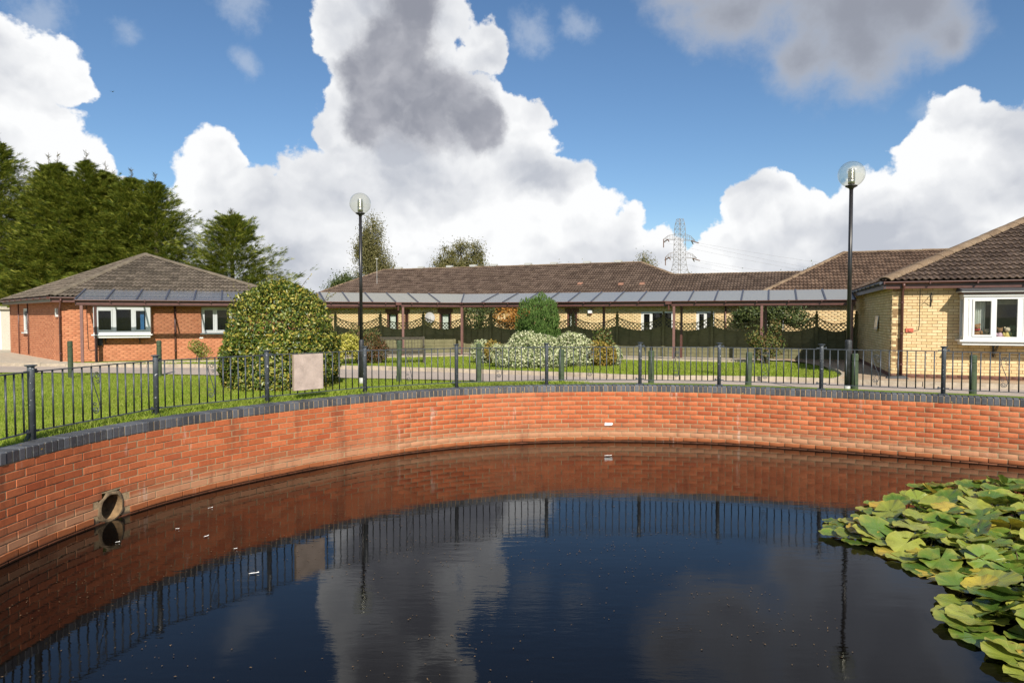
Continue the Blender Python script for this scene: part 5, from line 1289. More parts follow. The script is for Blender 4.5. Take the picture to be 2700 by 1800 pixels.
def blob_points(blobs, n, inner=.55, lump=.16, freq=2.2, flat_bottom=None):
    """points near the surface of a union of ellipsoids with a lumpy skin; returns points and outward normals"""
    vol = np.array([b[3] * b[4] * b[5] for b in blobs]) ** (2 / 3); k = RNG.choice(len(blobs), n, p=vol / vol.sum()); B = np.array(blobs)[k]
    U = unit(n); r = inner + (1 - inner) * RNG.random(n) ** .45
    P = B[:, :3] + U * B[:, 3:6] * r[:, None]; q = nz(P, freq); P = B[:, :3] + U * B[:, 3:6] * (r * (1 + lump * 2 * q))[:, None]
    N = U / B[:, 3:6]; N /= np.linalg.norm(N, axis=1, keepdims=True)
    return P, N
def shrub(name, label, base, blobs, n, l, w, mat, group=None, inner=.5, lump=.16, freq=2.2, droop=.0, cat='shrub', stems=3, mats=None):
    o = thing(name, label, cat, base, group); P, N = blob_points(blobs, n, inner, lump, freq); keep = P[:, 2] > base[2] + .01; P, N = P[keep], N[keep]
    m = len(P); D = unit(m) + N * .6 + np.array([0, 0, .25 - droop]); Nn = N + unit(m) * .55 + np.array([0, 0, .35])
    L = l * (.7 + .6 * RNG.random(m))
    if mats:
        sel = RNG.random(m); lo = 0
        for (mt, fr, nm) in mats:
            q = (sel >= lo) & (sel < lo + fr); lo += fr; V, F = leaves(P[q], D[q], Nn[q], L[q], L[q] * w / l); np_mesh(nm, V, F, mt, o, 'stuff')
    else:
        V, F = leaves(P, D, Nn, L, L * w / l); np_mesh('foliage', V, F, mat, o, 'stuff')
    mb = MB(); b = v3(base)
    for i in range(stems):
        t = blobs[i % len(blobs)]; e = v3(t[:3]) + v3((random.uniform(-.3, .3) * t[3], random.uniform(-.3, .3) * t[4], random.uniform(0, .4) * t[5]))
        s = b + v3((random.uniform(-.1, .1), random.uniform(-.1, .1), -.03)); mb.tube([s, s * .6 + e * .4 + v3((0, 0, .05)), e], [.022, .014, .006], 5)
    mb.build('stems', 'bark', o, True)
    return o

# dome-shaped hedge by the railing; its 300 nearest leaves are single objects
def hedge():
    x, y = -5.28, 15.6; z = gz(x, y); o = thing('dome_hedge', 'large dome-shaped green and yellow leafy hedge behind the railing', 'hedge', (x, y, z))
    n = 38000; a = RNG.random(n) * 2 * math.pi; h = RNG.random(n)
    Ht, Rd = 2.40, 1.18
    # profile: near-vertical sides, domed top
    hz = np.where(h < .62, h / .62 * 1.25, 0); th = np.where(h >= .62, (h - .62) / .38 * math.pi / 2, 0)
    rad = np.where(h < .62, Rd * (1.02 + .05 * np.sin(hz * 2.2) - .02 * hz), Rd * np.cos(np.arcsin(np.clip(1 - (1 - np.sin(th)), 0, 1)))); zz = np.where(h < .62, hz, 1.25 + (Ht - 1.25) * np.sin(th))
    U = np.stack([np.cos(a), np.sin(a), np.zeros(n)], 1); N = U * np.where(h < .62, 1, np.cos(th))[:, None] + np.array([0, 0, 1]) * np.where(h < .62, .05, np.sin(th))[:, None]
    P = np.array([x, y, z]) + U * rad[:, None] + np.array([0, 0, 1]) * zz[:, None]
    q = nz(P, 1.9, 3.) * .30 + nz(P, 6., 1.) * .13; dep = RNG.random(n) ** 1.6 * .30
    P = P + N * (q * .55 - dep)[:, None]
    D = unit(n) + N * .35 + np.array([0, 0, -.45]); Nn = N + unit(n) * .5 + np.array([0, 0, .5]); L = .076 * (.6 + .8 * RNG.random(n))
    # loose shoots on the crown
    front = (N @ np.array([.3, -1, .15])) - dep * 8 + RNG.random(n) * .3 + (P[:, 2] - z) * .05; order = np.argsort(-front); sel = np.zeros(n, bool); sel[order[:1200:4]] = True
    V, F = leaves(P[~sel], D[~sel], Nn[~sel], L[~sel], L[~sel] * .52, .22); np_mesh('foliage', V, F, 'elaeagnus', o, 'stuff')
    lv = MB().add([(-.5, 0, 0), (-.2, .24, .1), (.15, .22, .09), (.5, 0, .0), (.15, -.22, .09), (-.2, -.24, .1), (0, 0, .02)], [(0, 6, 1), (1, 6, 2), (2, 6, 3), (3, 6, 4), (4, 6, 5), (5, 6, 0)])
    lm = lv.mesh('leaf', mat=MT['elaeagnus'])
    for i in np.where(sel)[0]:
        d = Vector(D[i]).normalized(); nn = Vector(Nn[i]); nn = (nn - d * nn.dot(d)).normalized(); s = d.cross(nn); k = L[i] * 1.1
        piece('leaf', lm, o, frame(d * k, s * k, nn * k, P[i]))
    mb = MB()
    for i in range(9):
        a_ = random.uniform(0, 6.28); e = v3((x + math.cos(a_) * .8, y + math.sin(a_) * .8, z + random.uniform(.6, 1.7))); mb.tube([(x + math.cos(a_) * .2, y + math.sin(a_) * .2, z - .03), (x + math.cos(a_) * .5, y + math.sin(a_) * .5, z + .5), e], [.03, .022, .008], 5)
    mb.build('stems', 'bark', o, True)
    sh = MB(); tips = []
    for i in range(16):
        a_ = random.uniform(0, 6.28); r_ = random.uniform(.1, 1.0); s = v3((x + math.cos(a_) * r_, y + math.sin(a_) * r_, z + 1.85 + .45 * (1 - r_))); e = s + v3((math.cos(a_) * .2 + random.uniform(0, .15), random.uniform(-.1, .1), random.uniform(.25, .48)))
        sh.tube([s, (s + e) / 2 + v3((0, 0, .04)), e], [.006, .005, .003], 4)
        for t in np.linspace(.35, 1, 6): tips.append(s * (1 - t) + e * t)
    sh.build('shoots', 'bark', o, kind='stuff'); T = np.array(tips); V, F = leaves(T + unit(len(T)) * .02, unit(len(T)) + [0, 0, .3], unit(len(T)) + [0, -.5, .5], .06, .03); np_mesh('shoot_leaves', V, F, 'limeleaf', o, 'stuff')
hedge()

# dwarf conifer, clipped round
def dwarf_conifer():
    x, y = 1.0, 25.0; o = thing('dwarf_conifer', 'round-headed clipped green conifer behind the white variegated shrubs', 'tree', (x, y, 0))
    n = 15000; P, N = blob_points([(x, y, 1.50, .80, .75, .88), (x, y, 1.0, .86, .80, .8), (x, y, .55, .98, .85, .6)], n, .75, .15, 3.2); k = (P[:, 2] > .02); P, N = P[k], N[k]; m = len(P)
    D = N * .5 + unit(m) * .45 + np.array([0, 0, .95]); V, F = leaves(P, D, N + unit(m) * .6, .12 * (.6 + .8 * RNG.random(m)), .032); np_mesh('crown', V, F, 'yew', o, 'stuff')
    MB().cyl((x, y, -.05), (x, y, 1.3), .09, .04, 8).build('trunk', 'bark', o)
dwarf_conifer()

def shrubs():
    # bed left of the bench
    shrub('golden_shrub', 'bright yellow leafy shrub at the left of the bench', (-5.45, 22.6, 0), [(-5.45, 22.6, .72, .42, .38, .32), (-5.75, 22.5, .5, .38, .35, .3), (-5.85, 22.3, .25, .3, .3, .25), (-5.2, 22.7, .5, .3, .3, .3)], 2600, .085, .05, 'golden')
    shrub('berry_shrub', 'dark red-brown berry shrub right of the black lamp post', (-4.75, 23.0, 0), [(-4.75, 23.0, .52, .42, .38, .46), (-4.45, 23.1, .5, .28, .3, .4), (-5.0, 22.95, .3, .35, .3, .3)], 3400, .06, .035, 'berry')
    shrub('wispy_shrub', 'thin grey-green wispy shrub behind the golden shrub', (-5.1, 23.7, 0), [(-5.35, 23.7, .95, .45, .35, .4), (-4.9, 23.8, .85, .4, .35, .4), (-5.7, 23.6, .8, .35, .3, .35)], 1800, .10, .022, 'rose', inner=.2, lump=.3)
    # bed round the dwarf conifer
    shrub('variegated_shrub', 'small white variegated shrub at the left end of the bed', (-1.0, 23.2, 0), [(-1.05, 23.2, .42, .36, .35, .38), (-.8, 23.1, .3, .3, .3, .28)], 1900, .075, .045, 'variegated')
    shrub('amber_shrub', 'small amber and green shrub between two pale variegated shrubs', (-.62, 23.0, 0), [(-.62, 22.95, .42, .34, .3, .36), (-.45, 22.95, .25, .3, .3, .25)], 1600, .075, .045, 'amber')
    shrub('variegated_shrub', 'largest white variegated shrub spreading in front of the clipped conifer', (.55, 21.6, 0), [(-.1, 21.4, .40, .62, .5, .40), (.5, 21.8, .70, .68, .5, .46), (.95, 21.5, .58, .62, .5, .52), (.25, 21.0, .3, .78, .45, .34), (1.1, 21.0, .28, .6, .4, .32)], 8600, .075, .045, 'variegated')
    shrub('variegated_shrub', 'white variegated shrub with upright shoots at the middle of the bed', (1.85, 21.9, 0), [(1.7, 21.9, .62, .56, .45, .48), (2.15, 22.0, .58, .5, .4, .48), (1.6, 21.5, .3, .5, .4, .3), (2.25, 21.8, .3, .35, .35, .3), (1.95, 22.1, .85, .3, .25, .25)], 4600, .075, .045, 'variegated')
    shrub('amber_shrub', 'golden amber shrub at the right end of the bed', (2.85, 21.9, 0), [(2.8, 21.9, .42, .42, .38, .40), (3.1, 21.95, .32, .32, .32, .34)], 2600, .075, .045, 'amber')
    shrub('variegated_shrub', 'narrow white variegated shrub at the far right tip of the bed', (3.35, 22.1, 0), [(3.35, 22.1, .35, .24, .25, .34)], 900, .07, .042, 'variegated')
    shrub('green_shrub', 'light green leafy shrub sticking up behind the amber shrub', (3.2, 24.2, 0), [(3.2, 24.2, .85, .3, .3, .35), (3.4, 24.2, .5, .35, .3, .35)], 700, .11, .06, 'rose', inner=.2, lump=.3)
    shrub('rose_bush', 'straggly rose bush on the lawn in front of the fence at the right', (8.5, 22.9, 0), [(8.2, 22.9, .85, .32, .3, .4), (8.75, 22.9, .75, .4, .3, .45), (8.5, 22.9, .35, .4, .3, .3), (8.9, 23.0, 1.25, .22, .2, .25)], 1500, .085, .05, 'rose', inner=.1, lump=.35, stems=8)
    shrub('rose_bush', 'small yellow-green rose bush before the red bungalow wall', (-10.9, 23.7, 0), [(-10.95, 23.7, .55, .32, .3, .32), (-10.75, 23.7, .35, .3, .28, .25)], 900, .07, .04, 'limeleaf', inner=.1, lump=.35, stems=7)
    o = thing('rose_flower', 'single white rose bloom on the small bush by the red bungalow', 'flower', (-10.72, 23.55, .84))
    for i in range(7):
        a = i * .9; MB().ell((-10.72 + .035 * math.cos(a), 23.55 + .035 * math.sin(a), .86 + .01 * (i % 2)), (.035, .035, .025), 7, 5).build('petal', 'flower', o, True)
    # things growing behind the fence
    shrub('orange_shrub', 'orange autumn shrub behind the lattice left of the clipped conifer', (.1, 32.0, 0), [(-.2, 32.0, 1.6, .75, .5, .6), (.6, 32.0, 1.75, .7, .5, .45), (.2, 32.0, .9, .6, .5, .7)], 2600, .12, .07, 'orange', lump=.3)
    shrub('dark_shrub', 'dark green shrub behind the lattice by the walkway corner', (-1.9, 32.0, 0), [(-1.8, 32, 1.55, .55, .4, .65), (-1.2, 32.1, 1.45, .5, .4, .6), (-1.5, 32, .7, .5, .4, .6)], 2400, .11, .06, 'oak', lump=.3)
    shrub('climbing_shrub', 'tall dark green shrub hanging over the fence at the right', (10.3, 27.4, 0), [(9.7, 27.3, 1.75, .8, .4, .4), (10.6, 27.1, 1.7, .9, .4, .45), (11.2, 26.8, 1.45, .6, .35, .4), (10.1, 27.4, 1.2, .6, .4, .6), (9.3, 27.6, 1.4, .5, .35, .45)], 4200, .13, .06, 'oak', lump=.3, inner=.3)
shrubs()

def conifer(name, label, x, y, H, Rb, seed, n=5200, low=.0, group='conifers behind the red bungalow', lean=(0, 0)):
    rng = np.random.default_rng(seed); o = thing(name, label, 'tree', (x, y, 0), group)
    MB().tube([(x, y, -.1), (x + lean[0] * .5, y + lean[1] * .5, H * .5), (x + lean[0], y + lean[1], H * 1.0)], [.22, .12, .02], 7).build('trunk', 'bark', o, True)
    nb = int(n / 26); V = []; C = []; Dd = []; Nn = []; Ls = []; tipm = []
    for b in range(nb):
        t = low + (1 - low) * (rng.random() ** 1.25) if rng.random() < .93 else rng.uniform(.8, 1)
        h = H * t; a = rng.random() * 2 * math.pi; R1 = Rb * 1.25 * (1 - t) ** .82 * (.60 + .68 * rng.random()) + .10
        out = np.array([math.cos(a), math.sin(a), 0]); up = .42 + .55 * t + rng.normal() * .2
        p0 = np.array([x + lean[0] * t, y + lean[1] * t, h]); m = 26
        q = np.sort(rng.random(m) ** .7) * .85 + .15
        curve = p0 + out * (R1 * q)[:, None] + np.array([0, 0, 1]) * (R1 * (up * q - .30 * q * q))[:, None]
        spread = (.10 + .20 * (1 - q)) * min(1.4, R1) * (1 - .45 * t)
        side = np.cross(out, [0, 0, 1]); curve = curve + side * (rng.normal(size=m) * spread)[:, None] + np.array([0, 0, 1]) * (rng.normal(size=m) * spread * .42)[:, None]
        dirv = out * 1.0 + np.array([0, 0, 1]) * (up - .5 * q)[:, None] + side * (rng.normal(size=m) * .55)[:, None]
        C.append(curve); Dd.append(dirv); Nn.append(np.array([0, 0, 1]) + rng.normal(size=(m, 3)) * .5); Ls.append(.48 * (1 - .5 * t) * (.6 + .8 * rng.random(m)))
    C = np.vstack(C); Dd = np.vstack(Dd); Nn = np.vstack(Nn); Ls = np.concatenate(Ls); k = C[:, 2] > .3
    # each spray is a small fan of three blades
    Cs, Ds, Ns, Lz = [], [], [], []
    for da in (-.45, 0, .45):
        d = Dd / np.linalg.norm(Dd, axis=1, keepdims=True); s = np.cross(d, Nn); s /= np.linalg.norm(s, axis=1, keepdims=True)
        dd = d * math.cos(da) + s * math.sin(da); Cs.append(C + dd * Ls[:, None] * .4); Ds.append(dd); Ns.append(Nn); Lz.append(Ls * (1 if da == 0 else .75))
    C, Dd, Nn, Ls = np.vstack(Cs), np.vstack(Ds), np.vstack(Ns), np.concatenate(Lz); k = C[:, 2] > .3
    V, F = leaves(C[k], Dd[k], Nn[k], Ls[k], Ls[k] * .10, .1); np_mesh('crown', V, F, 'conifer', o, 'stuff')
    # thin leader with short twigs
    T = []; Td = []
    for i in range(60):
        z = H * (.90 + .17 * rng.random()); a = rng.random() * 6.28; T.append((x + lean[0] + .14 * math.cos(a) * (1.1 - (z / H - .9) * 6), y + lean[1] + .14 * math.sin(a), z)); Td.append((math.cos(a), math.sin(a), .8))
    V, F = leaves(np.array(T), np.array(Td), unit(60), .30, .03, .0); np_mesh('leader', V, F, 'conifer_tip', o, 'stuff')
    MB().tube([(x + lean[0], y + lean[1], H * .92), (x + lean[0], y + lean[1], H * 1.08)], [.02, .008], 5).build('leader_stem', 'conifer_stem', o)
    return o
MT['conifer_stem'] = plain('conifer_stem', (.12, .095, .05), .8)
def conifers():
    rows = [(-29.5, 38.0, 10.6, 3.6, 'far left conifer of the dark row, cut by the picture edge'), (-27.6, 37.0, 10.3, 3.2, 'tallest conifer of the dark row at the left, beside the picture edge'), (-25.3, 37.6, 9.3, 3.0, 'third conifer of the dark row behind the red bungalow'), (-24.4, 37.0, 9.2, 2.9, 'fourth conifer of the dark row, with bare leader shoots'), (-23.0, 37.2, 9.35, 3.0, 'fifth conifer of the dark row, above the bungalow hip'), (-22.2, 37.6, 8.9, 2.9, 'sixth conifer of the dark row, left of the roof peak'), (-20.8, 37.6, 8.6, 3.0, 'seventh conifer of the dark row, above the roof peak'), (-19.4, 37.4, 8.35, 3.1, 'rightmost conifer of the dark row, right of the roof peak'), (-15.1, 37.0, 6.9, 3.5, 'single conifer standing apart between the red bungalow and the hedge')]
    for i, (x, y, H, Rb, lab) in enumerate(rows):
        conifer('conifer_tree', lab, x, y, H * (1.05 if i < 8 else 1.0), Rb * (1.1 if i < 8 else .95), 11 + i, 21000)
    conifer('conifer_tree', 'conifer filling the gap low behind the red bungalow roof', -21.5, 41, 8.0, 3.6, 40, 6000)
    conifer('conifer_tree', 'conifer set back between the tallest and third trees of the dark row', -27.4, 40.5, 9.6, 3.8, 41, 7000)
    conifer('conifer_tree', 'conifer set back between the fourth and fifth trees of the dark row', -24.8, 40.5, 9.2, 3.8, 42, 7000)
conifers()

def broadleaf(name, label, x, y, H, blobs, mat, n, l, w, bark='bark', droop=.0, group='trees beyond the long bungalow', inner=.25, lump=.17, freq=1.3, trunk_r=.22):
    o = thing(name, label, 'tree', (x, y, 0), group); mb = MB(); mb.tube([(x, y, -.1), (x + .1, y, H * .45), (x, y, H * .93)], [trunk_r, trunk_r * .6, .03], 7)
    B = [(x + b[0], y + b[1], b[2], b[3], b[4], b[5]) for b in blobs]
    for b in B:
        s = v3((x, y, max(.5, b[2] - b[5] * .9))); e = v3(b[:3]) + v3((random.uniform(-.5, .5) * b[3], random.uniform(-.4, .4) * b[4], .5 * b[5])); mb.tube([s, s * .5 + v3(b[:3]) * .5, e], [trunk_r * .45, trunk_r * .25, .02], 5)
    mb.build('trunk', bark, o, True)
    # leaf clusters hung on twigs
    nc = n // 22; Pc, Nc = blob_points(B, nc, inner, lump, freq); idx = np.repeat(np.arange(nc), 66); m = len(idx)
    P = Pc[idx] + unit(m) * np.abs(RNG.normal(size=(m, 1))) * l * 1.75; P[:, 2] -= droop * RNG.random(m) * l * 12
    D = unit(m) + np.array([0, 0, -.6 - droop]); V, F = leaves(P, D, unit(m) + Nc[idx] * .5 + [0, -.3, .3], l * .56 * (.7 + .6 * RNG.random(m)), w * .56); np_mesh('crown', V, F, mat, o, 'stuff')
    return o
def far_trees():
    broadleaf('birch_tree', 'tall narrow weeping birch behind the left lamp post', -11.3, 55, 9.6, [(0, 0, 8.4, .9, .9, 1.5), (.3, 0, 6.6, 1.15, 1.0, 1.6), (.1, 0, 4.9, 1.35, 1.1, 1.6), (1.35, 0, 5.6, .55, .6, .8), (-.5, 0, 7.4, .7, .7, 1.3)], 'birch', 9000, .22, .12, 'birch_bark', .45)
    broadleaf('dark_tree', 'low dark green tree left of the weeping birch', -13.2, 53, 5.2, [(.2, 0, 3.9, 1.0, .9, 1.1), (1.0, 0, 3.5, 1.1, 1, 1), (-.5, 0, 3.2, .8, .8, .8)], 'oak', 3600, .24, .16)
    broadleaf('dark_tree', 'low dark green tree right of the weeping birch', -9.4, 53, 4.6, [(.0, 0, 3.6, 1.1, .9, .9), (.8, 0, 3.3, .8, .8, .7)], 'oak', 2400, .24, .16)
    broadleaf('open_crowned_tree', 'open crowned tree above the left part of the long roof', -4.2, 56, 8.0, [(0, 0, 6.2, 1.9, 1.4, 1.6), (-1.2, 0, 5.2, 1.3, 1.2, 1.2), (1.1, 0, 6.0, 1.1, 1.0, 1.5), (1.6, 0, 4.8, 1.2, 1.0, .9), (-2.2, 0, 4.6, .9, .9, .7), (0, 0, 4.4, 1.8, 1.2, 1.0)], 'birch', 8600, .22, .13, 'bark', .12)
    broadleaf('dark_tree', 'dark leafy tree mass low behind the open crowned tree', -2.6, 60, 5.4, [(0, 0, 4.7, 2.0, 1.2, 1.0), (2.2, 0, 4.3, 1.6, 1.1, .7), (3.6, 0, 4.2, 1.0, .9, .6), (-1.4, 0, 4.7, 1.0, .9, 1.0)], 'oak', 5200, .24, .15)
    broadleaf('sparse_tree', 'sparse thin tree tips above the middle of the long ridge', 4.5, 58, 6.2, [(-.6, 0, 5.4, .7, .6, .5), (.9, 0, 5.4, 1.0, .6, .45), (.2, 0, 4.9, 1.0, .7, .5)], 'birch', 1100, .22, .1, 'bark', .2, inner=.1)
    broadleaf('birch_tree', 'small birch left of the pylon above the ridge end', 10.6, 55, 7.2, [(0, 0, 5.4, .9, .8, 1.1), (.7, 0, 4.6, 1.0, .8, .9), (-.4, 0, 4.7, .8, .8, .9), (.2, 0, 6.1, .55, .5, .6)], 'birch', 3600, .22, .12, 'birch_bark', .4)
    broadleaf('dark_tree', 'round shrubby tree top at the foot of the pylon', 15.0, 60, 5.0, [(0, 0, 4.3, 1.3, .9, .8), (-1.2, 0, 4.2, .8, .8, .6), (1.3, 0, 4.1, .8, .7, .6)], 'birch', 3200, .24, .14, 'bark', .1)
    broadleaf('dark_tree', 'dark tree tops showing over the low link roof', 22.0, 60, 4.9, [(-1.4, 0, 4.2, 1.0, .8, .7), (.2, 0, 4.2, 1.0, .8, .6), (1.8, 0, 4.15, 1.1, .8, .65), (2.9, 0, 4.0, .7, .7, .5)], 'oak', 3800, .24, .15)
    broadleaf('dark_tree', 'leafy tree top beside the hip of the buff wing', 25.8, 58, 5.4, [(0, 0, 4.8, 1.1, .8, .7), (1.2, 0, 4.6, 1.0, .8, .7), (-.9, 0, 4.4, .7, .6, .5)], 'oak', 2400, .24, .15)
far_trees()

# ------------------------------------------------------------------ pylon and its wires
def pylon():
    Y = 230.; X = .2447 * Y; o = thing('electricity_pylon', 'grey steel lattice electricity pylon beyond the roofs', 'pylon', (X, Y, 0)); top = 1.6 + 256 / 1800 * Y
    S_ = Y / 1800.; a = R(24); ex = np.array([math.cos(a), math.sin(a), 0]); ey = np.array([-math.sin(a), math.cos(a), 0]); C0 = np.array([X, Y, 0])
    hw = lambda z: 1.1 if z > top - 7 * 1 else (1.55 if z > top - 22 else 1.55 + (top - 22 - z) * .16)
    wd = lambda z: np.interp(z, [0, top - 19, top - 14.5, top - 5.0, top - 2.2, top], [4.6, 2.3, 1.45, 1.3, 1.2, .75])
    m = MB(); zs = list(np.linspace(top - 34, top, 21)); zs = [0, 5] + [z for z in zs if z > 6]
    cor = lambda z: [C0 + ex * sx * wd(z) + ey * sy * wd(z) + np.array([0, 0, z]) for sx, sy in ((-1, -1), (1, -1), (1, 1), (-1, 1))]
    for z0, z1 in zip(zs[:-1], zs[1:]):
        c0, c1 = cor(z0), cor(z1)
        for i in range(4):
            m.bar(c0[i], c1[i], .12, .12, (1, .3, 0)); m.bar(c0[i], c1[(i + 1) % 4], .055, .055, (1, .3, .1)); m.bar(c0[(i + 1) % 4], c1[i], .055, .055, (1, .3, .1)); m.bar(c1[i], c1[(i + 1) % 4], .055, .055)
    m.build('tower', 'steel_far', o)
    ends = []
    for z, l, r in ((top - 7.0, -5.2, 5.0), (top - 12.9, -4.4, 5.8)):
        m = MB(); zt = z + 1.9
        for sgn, ln in ((-1, -l), (1, r)):
            tip = C0 + ex * sgn * (ln + 1.4) + np.array([0, 0, z]); b1 = [C0 + ex * sgn * wd(z) + ey * s * wd(z) + np.array([0, 0, z]) for s in (-1, 1)]; t1 = [C0 + ex * sgn * wd(zt) + ey * s * wd(zt) + np.array([0, 0, zt]) for s in (-1, 1)]
            for q in b1: m.bar(q, tip, .11, .11)
            for q, bq in zip(t1, b1):
                mid = q * .45 + tip * .55 + np.array([0, 0, .55]); m.bar(q, mid, .10, .10); m.bar(mid, tip, .10, .10)
                for t in (.2, .4, .6, .8):
                    p = bq * (1 - t) + tip * t; qq = (q * (1 - t / .55) + mid * t / .55) if t < .55 else (mid * (1 - (t - .55) / .45) + tip * (t - .55) / .45); m.bar(p, qq, .06, .06, (1, .2, .1))
            ends.append((sgn, z, tip))
        m.build('cross_arm', 'steel_far', o)
    wires = []
    for sgn, z, tip in ends:
        m = MB()
        if sgn < 0: m.cyl(tip, tip + np.array([0, 0, -2.8]), .16, n=6)
        for s in (-1, 1):
            b = tip * .75 + C0 * .25; b[2] = z - .1; d = ex * (1.9 if sgn > 0 else -.6) + ey * s * 1.5 + np.array([0, 0, -.8]); m.cyl(b, b + d, .19, n=6); wires.append((b + d, sgn, s, z))
        m.build('insulator', 'rust_insulator', o)
    k = 0
    nm = ['upper', 'lower']
    for (p, sgn, s, z) in [w for w in wires if w[1] > 0] + [w for w in wires if w[1] < 0 and w[2] > 0]:
        up = 'upper' if z > top - 10 else 'lower'
        q = p + np.array([150., -20 + 22 * s, -21. if up == 'upper' else -19]); pts = [p * (1 - t) + q * t + np.array([0, 0, -9 * 4 * t * (1 - t) * .35]) for t in np.linspace(0, 1, 14)]
        w = thing('power_line', f'thin {up} power line sagging right from the pylon, ' + ('near arm tip' if s < 0 and sgn > 0 else 'far arm tip' if sgn > 0 else 'left arm'), 'power line', tuple(p)); MB().tube(pts, .02, 4).build('conductor', 'steel_far', w)
pylon()

# ------------------------------------------------------------------ water lilies
def lilies():
    from mathutils.geometry import intersect_point_tri_2d
    poly = [(3.02, 6.45), (3.3, 6.95), (3.75, 7.15), (4.0, 7.55), (4.55, 7.85), (5.1, 8.42), (6.0, 8.5), (6.7, 8.2), (7.6, 7.6), (7.4, 5.5), (5.6, 3.2), (3.5, 2.9), (2.95, 3.6), (2.93, 4.05), (3.0, 4.45), (3.12, 4.85), (3.28, 5.15), (3.42, 5.4), (3.3, 5.75), (3.3, 6.1)]
    def inside(x, y):
        c = False
        for i in range(len(poly)):
            (x0, y0), (x1, y1) = poly[i], poly[i - 1]
            if (y0 > y) != (y1 > y) and x < (x1 - x0) * (y - y0) / (y1 - y0) + x0: c = not c
        return c
    def edge_d(x, y):
        best = 9
        for i in range(len(poly)):
            a, b = np.array(poly[i]), np.array(poly[i - 1]); t = np.clip(((x, y) - a) @ (b - a) / ((b - a) @ (b - a)), 0, 1); best = min(best, np.hypot(*((x, y) - a - t * (b - a))))
        return best
    root = thing('water_lily', 'dense patch of green and yellowing water lily leaves on the pond', 'water lily', (4.8, 6.2, WATER))
    me = []
    for v in range(9):
        rg = random.Random(50 + v); nr, ns = 6, 48; notch = .16; V = [(0, 0, 0)]; F = []
        cup = [.03, .08, .14, .22, .34, -.10, .18, .10, .28][v]; fold = [0, 0, 0, .06, 0, 0, .15, 0, 0][v]; ph = rg.uniform(0, 6)
        for j in range(1, nr + 1):
            rr = j / nr
            for k in range(ns + 1):
                a = notch + (2 * math.pi - 2 * notch) * k / ns; wob = 1 + (.035 * math.sin(3 * a + ph) + .014 * math.sin(17 * a + ph) + .012 * math.sin(29 * a)) * rr ** 2; r = .17 * rr * wob
                z = cup * .17 * rr ** 2.2 * .45 + fold * .09 * abs(math.sin(a)) * rr ** 1.6 + rr ** 2 * .008 * math.sin(5 * a + ph) + rr ** 3 * .005 * math.sin(11 * a + 2 * ph) + .08 * .17 * rr * max(0, math.sin(a * .5 + ph)) ** 6
                V.append((r * math.cos(a), r * math.sin(a), z))
        m = ns + 1
        for k in range(ns): F.append((0, 1 + k, 2 + k))
        for j in range(nr - 1):
            for k in range(ns): F.append((1 + j * m + k, 1 + j * m + k + 1, 1 + (j + 1) * m + k + 1, 1 + (j + 1) * m + k)[::-1])
        row = []
        for mt in ('lily_green', 'lily_lime', 'lily_yellow'): row.append(MB().add(V, [f for f in F]).mesh('leaf', mat=MT[mt], smooth=True))
        me.append(row)
    pts = []; tries = 0; rg = random.Random(5)
    while len(pts) < 300 and tries < 60000:
        tries += 1; x, y = rg.uniform(2.6, 7.6), rg.uniform(2.8, 8.6)
        if not inside(x, y): continue
        if x / max(y, .1) > .92: continue
        near = min((math.hypot(x - p[0], y - p[1]) for p in pts), default=9)
        if near < .118: continue
        pts.append((x, y))
    stem = MB()
    for (x, y) in pts:
        e = edge_d(x, y); hgt = min(.13, .02 + e * .2) * rg.uniform(.2, 1.1) if e > .1 else .008; sc = rg.uniform(.58, 1.05) * (1.08 if y < 5.5 else 1)
        if e < .12: sc *= .9
        r = rg.random(); ed = 1 if e < .5 else 0
        col = 2 if r < .04 + .10 * ed else (1 if r < .36 + .16 * ed else 0)
        flat = e < .14; v = rg.choice([0, 5, 6]) if flat else rg.randrange(9)
        tl = rg.uniform(0, .06) if flat else abs(rg.gauss(.24, .2)); ta = rg.uniform(0, 6.28)
        M = Matrix.Translation((x, y, WATER + .012 + hgt)) @ Matrix.Rotation(ta, 4, 'Z') @ Matrix.Rotation(tl, 4, 'X') @ Matrix.Rotation(rg.uniform(0, 6.28), 4, 'Z') @ Matrix.Diagonal((sc, sc, sc, 1))
        piece('leaf', me[v][col], root, M)
        if hgt > .02: stem.tube([(x + rg.uniform(-.05, .05), y + rg.uniform(-.05, .05), WATER - .05), (x, y, WATER + .01 + hgt)], .005, 5)
    stem.build('stems', 'stem', root, kind='stuff')
lilies()

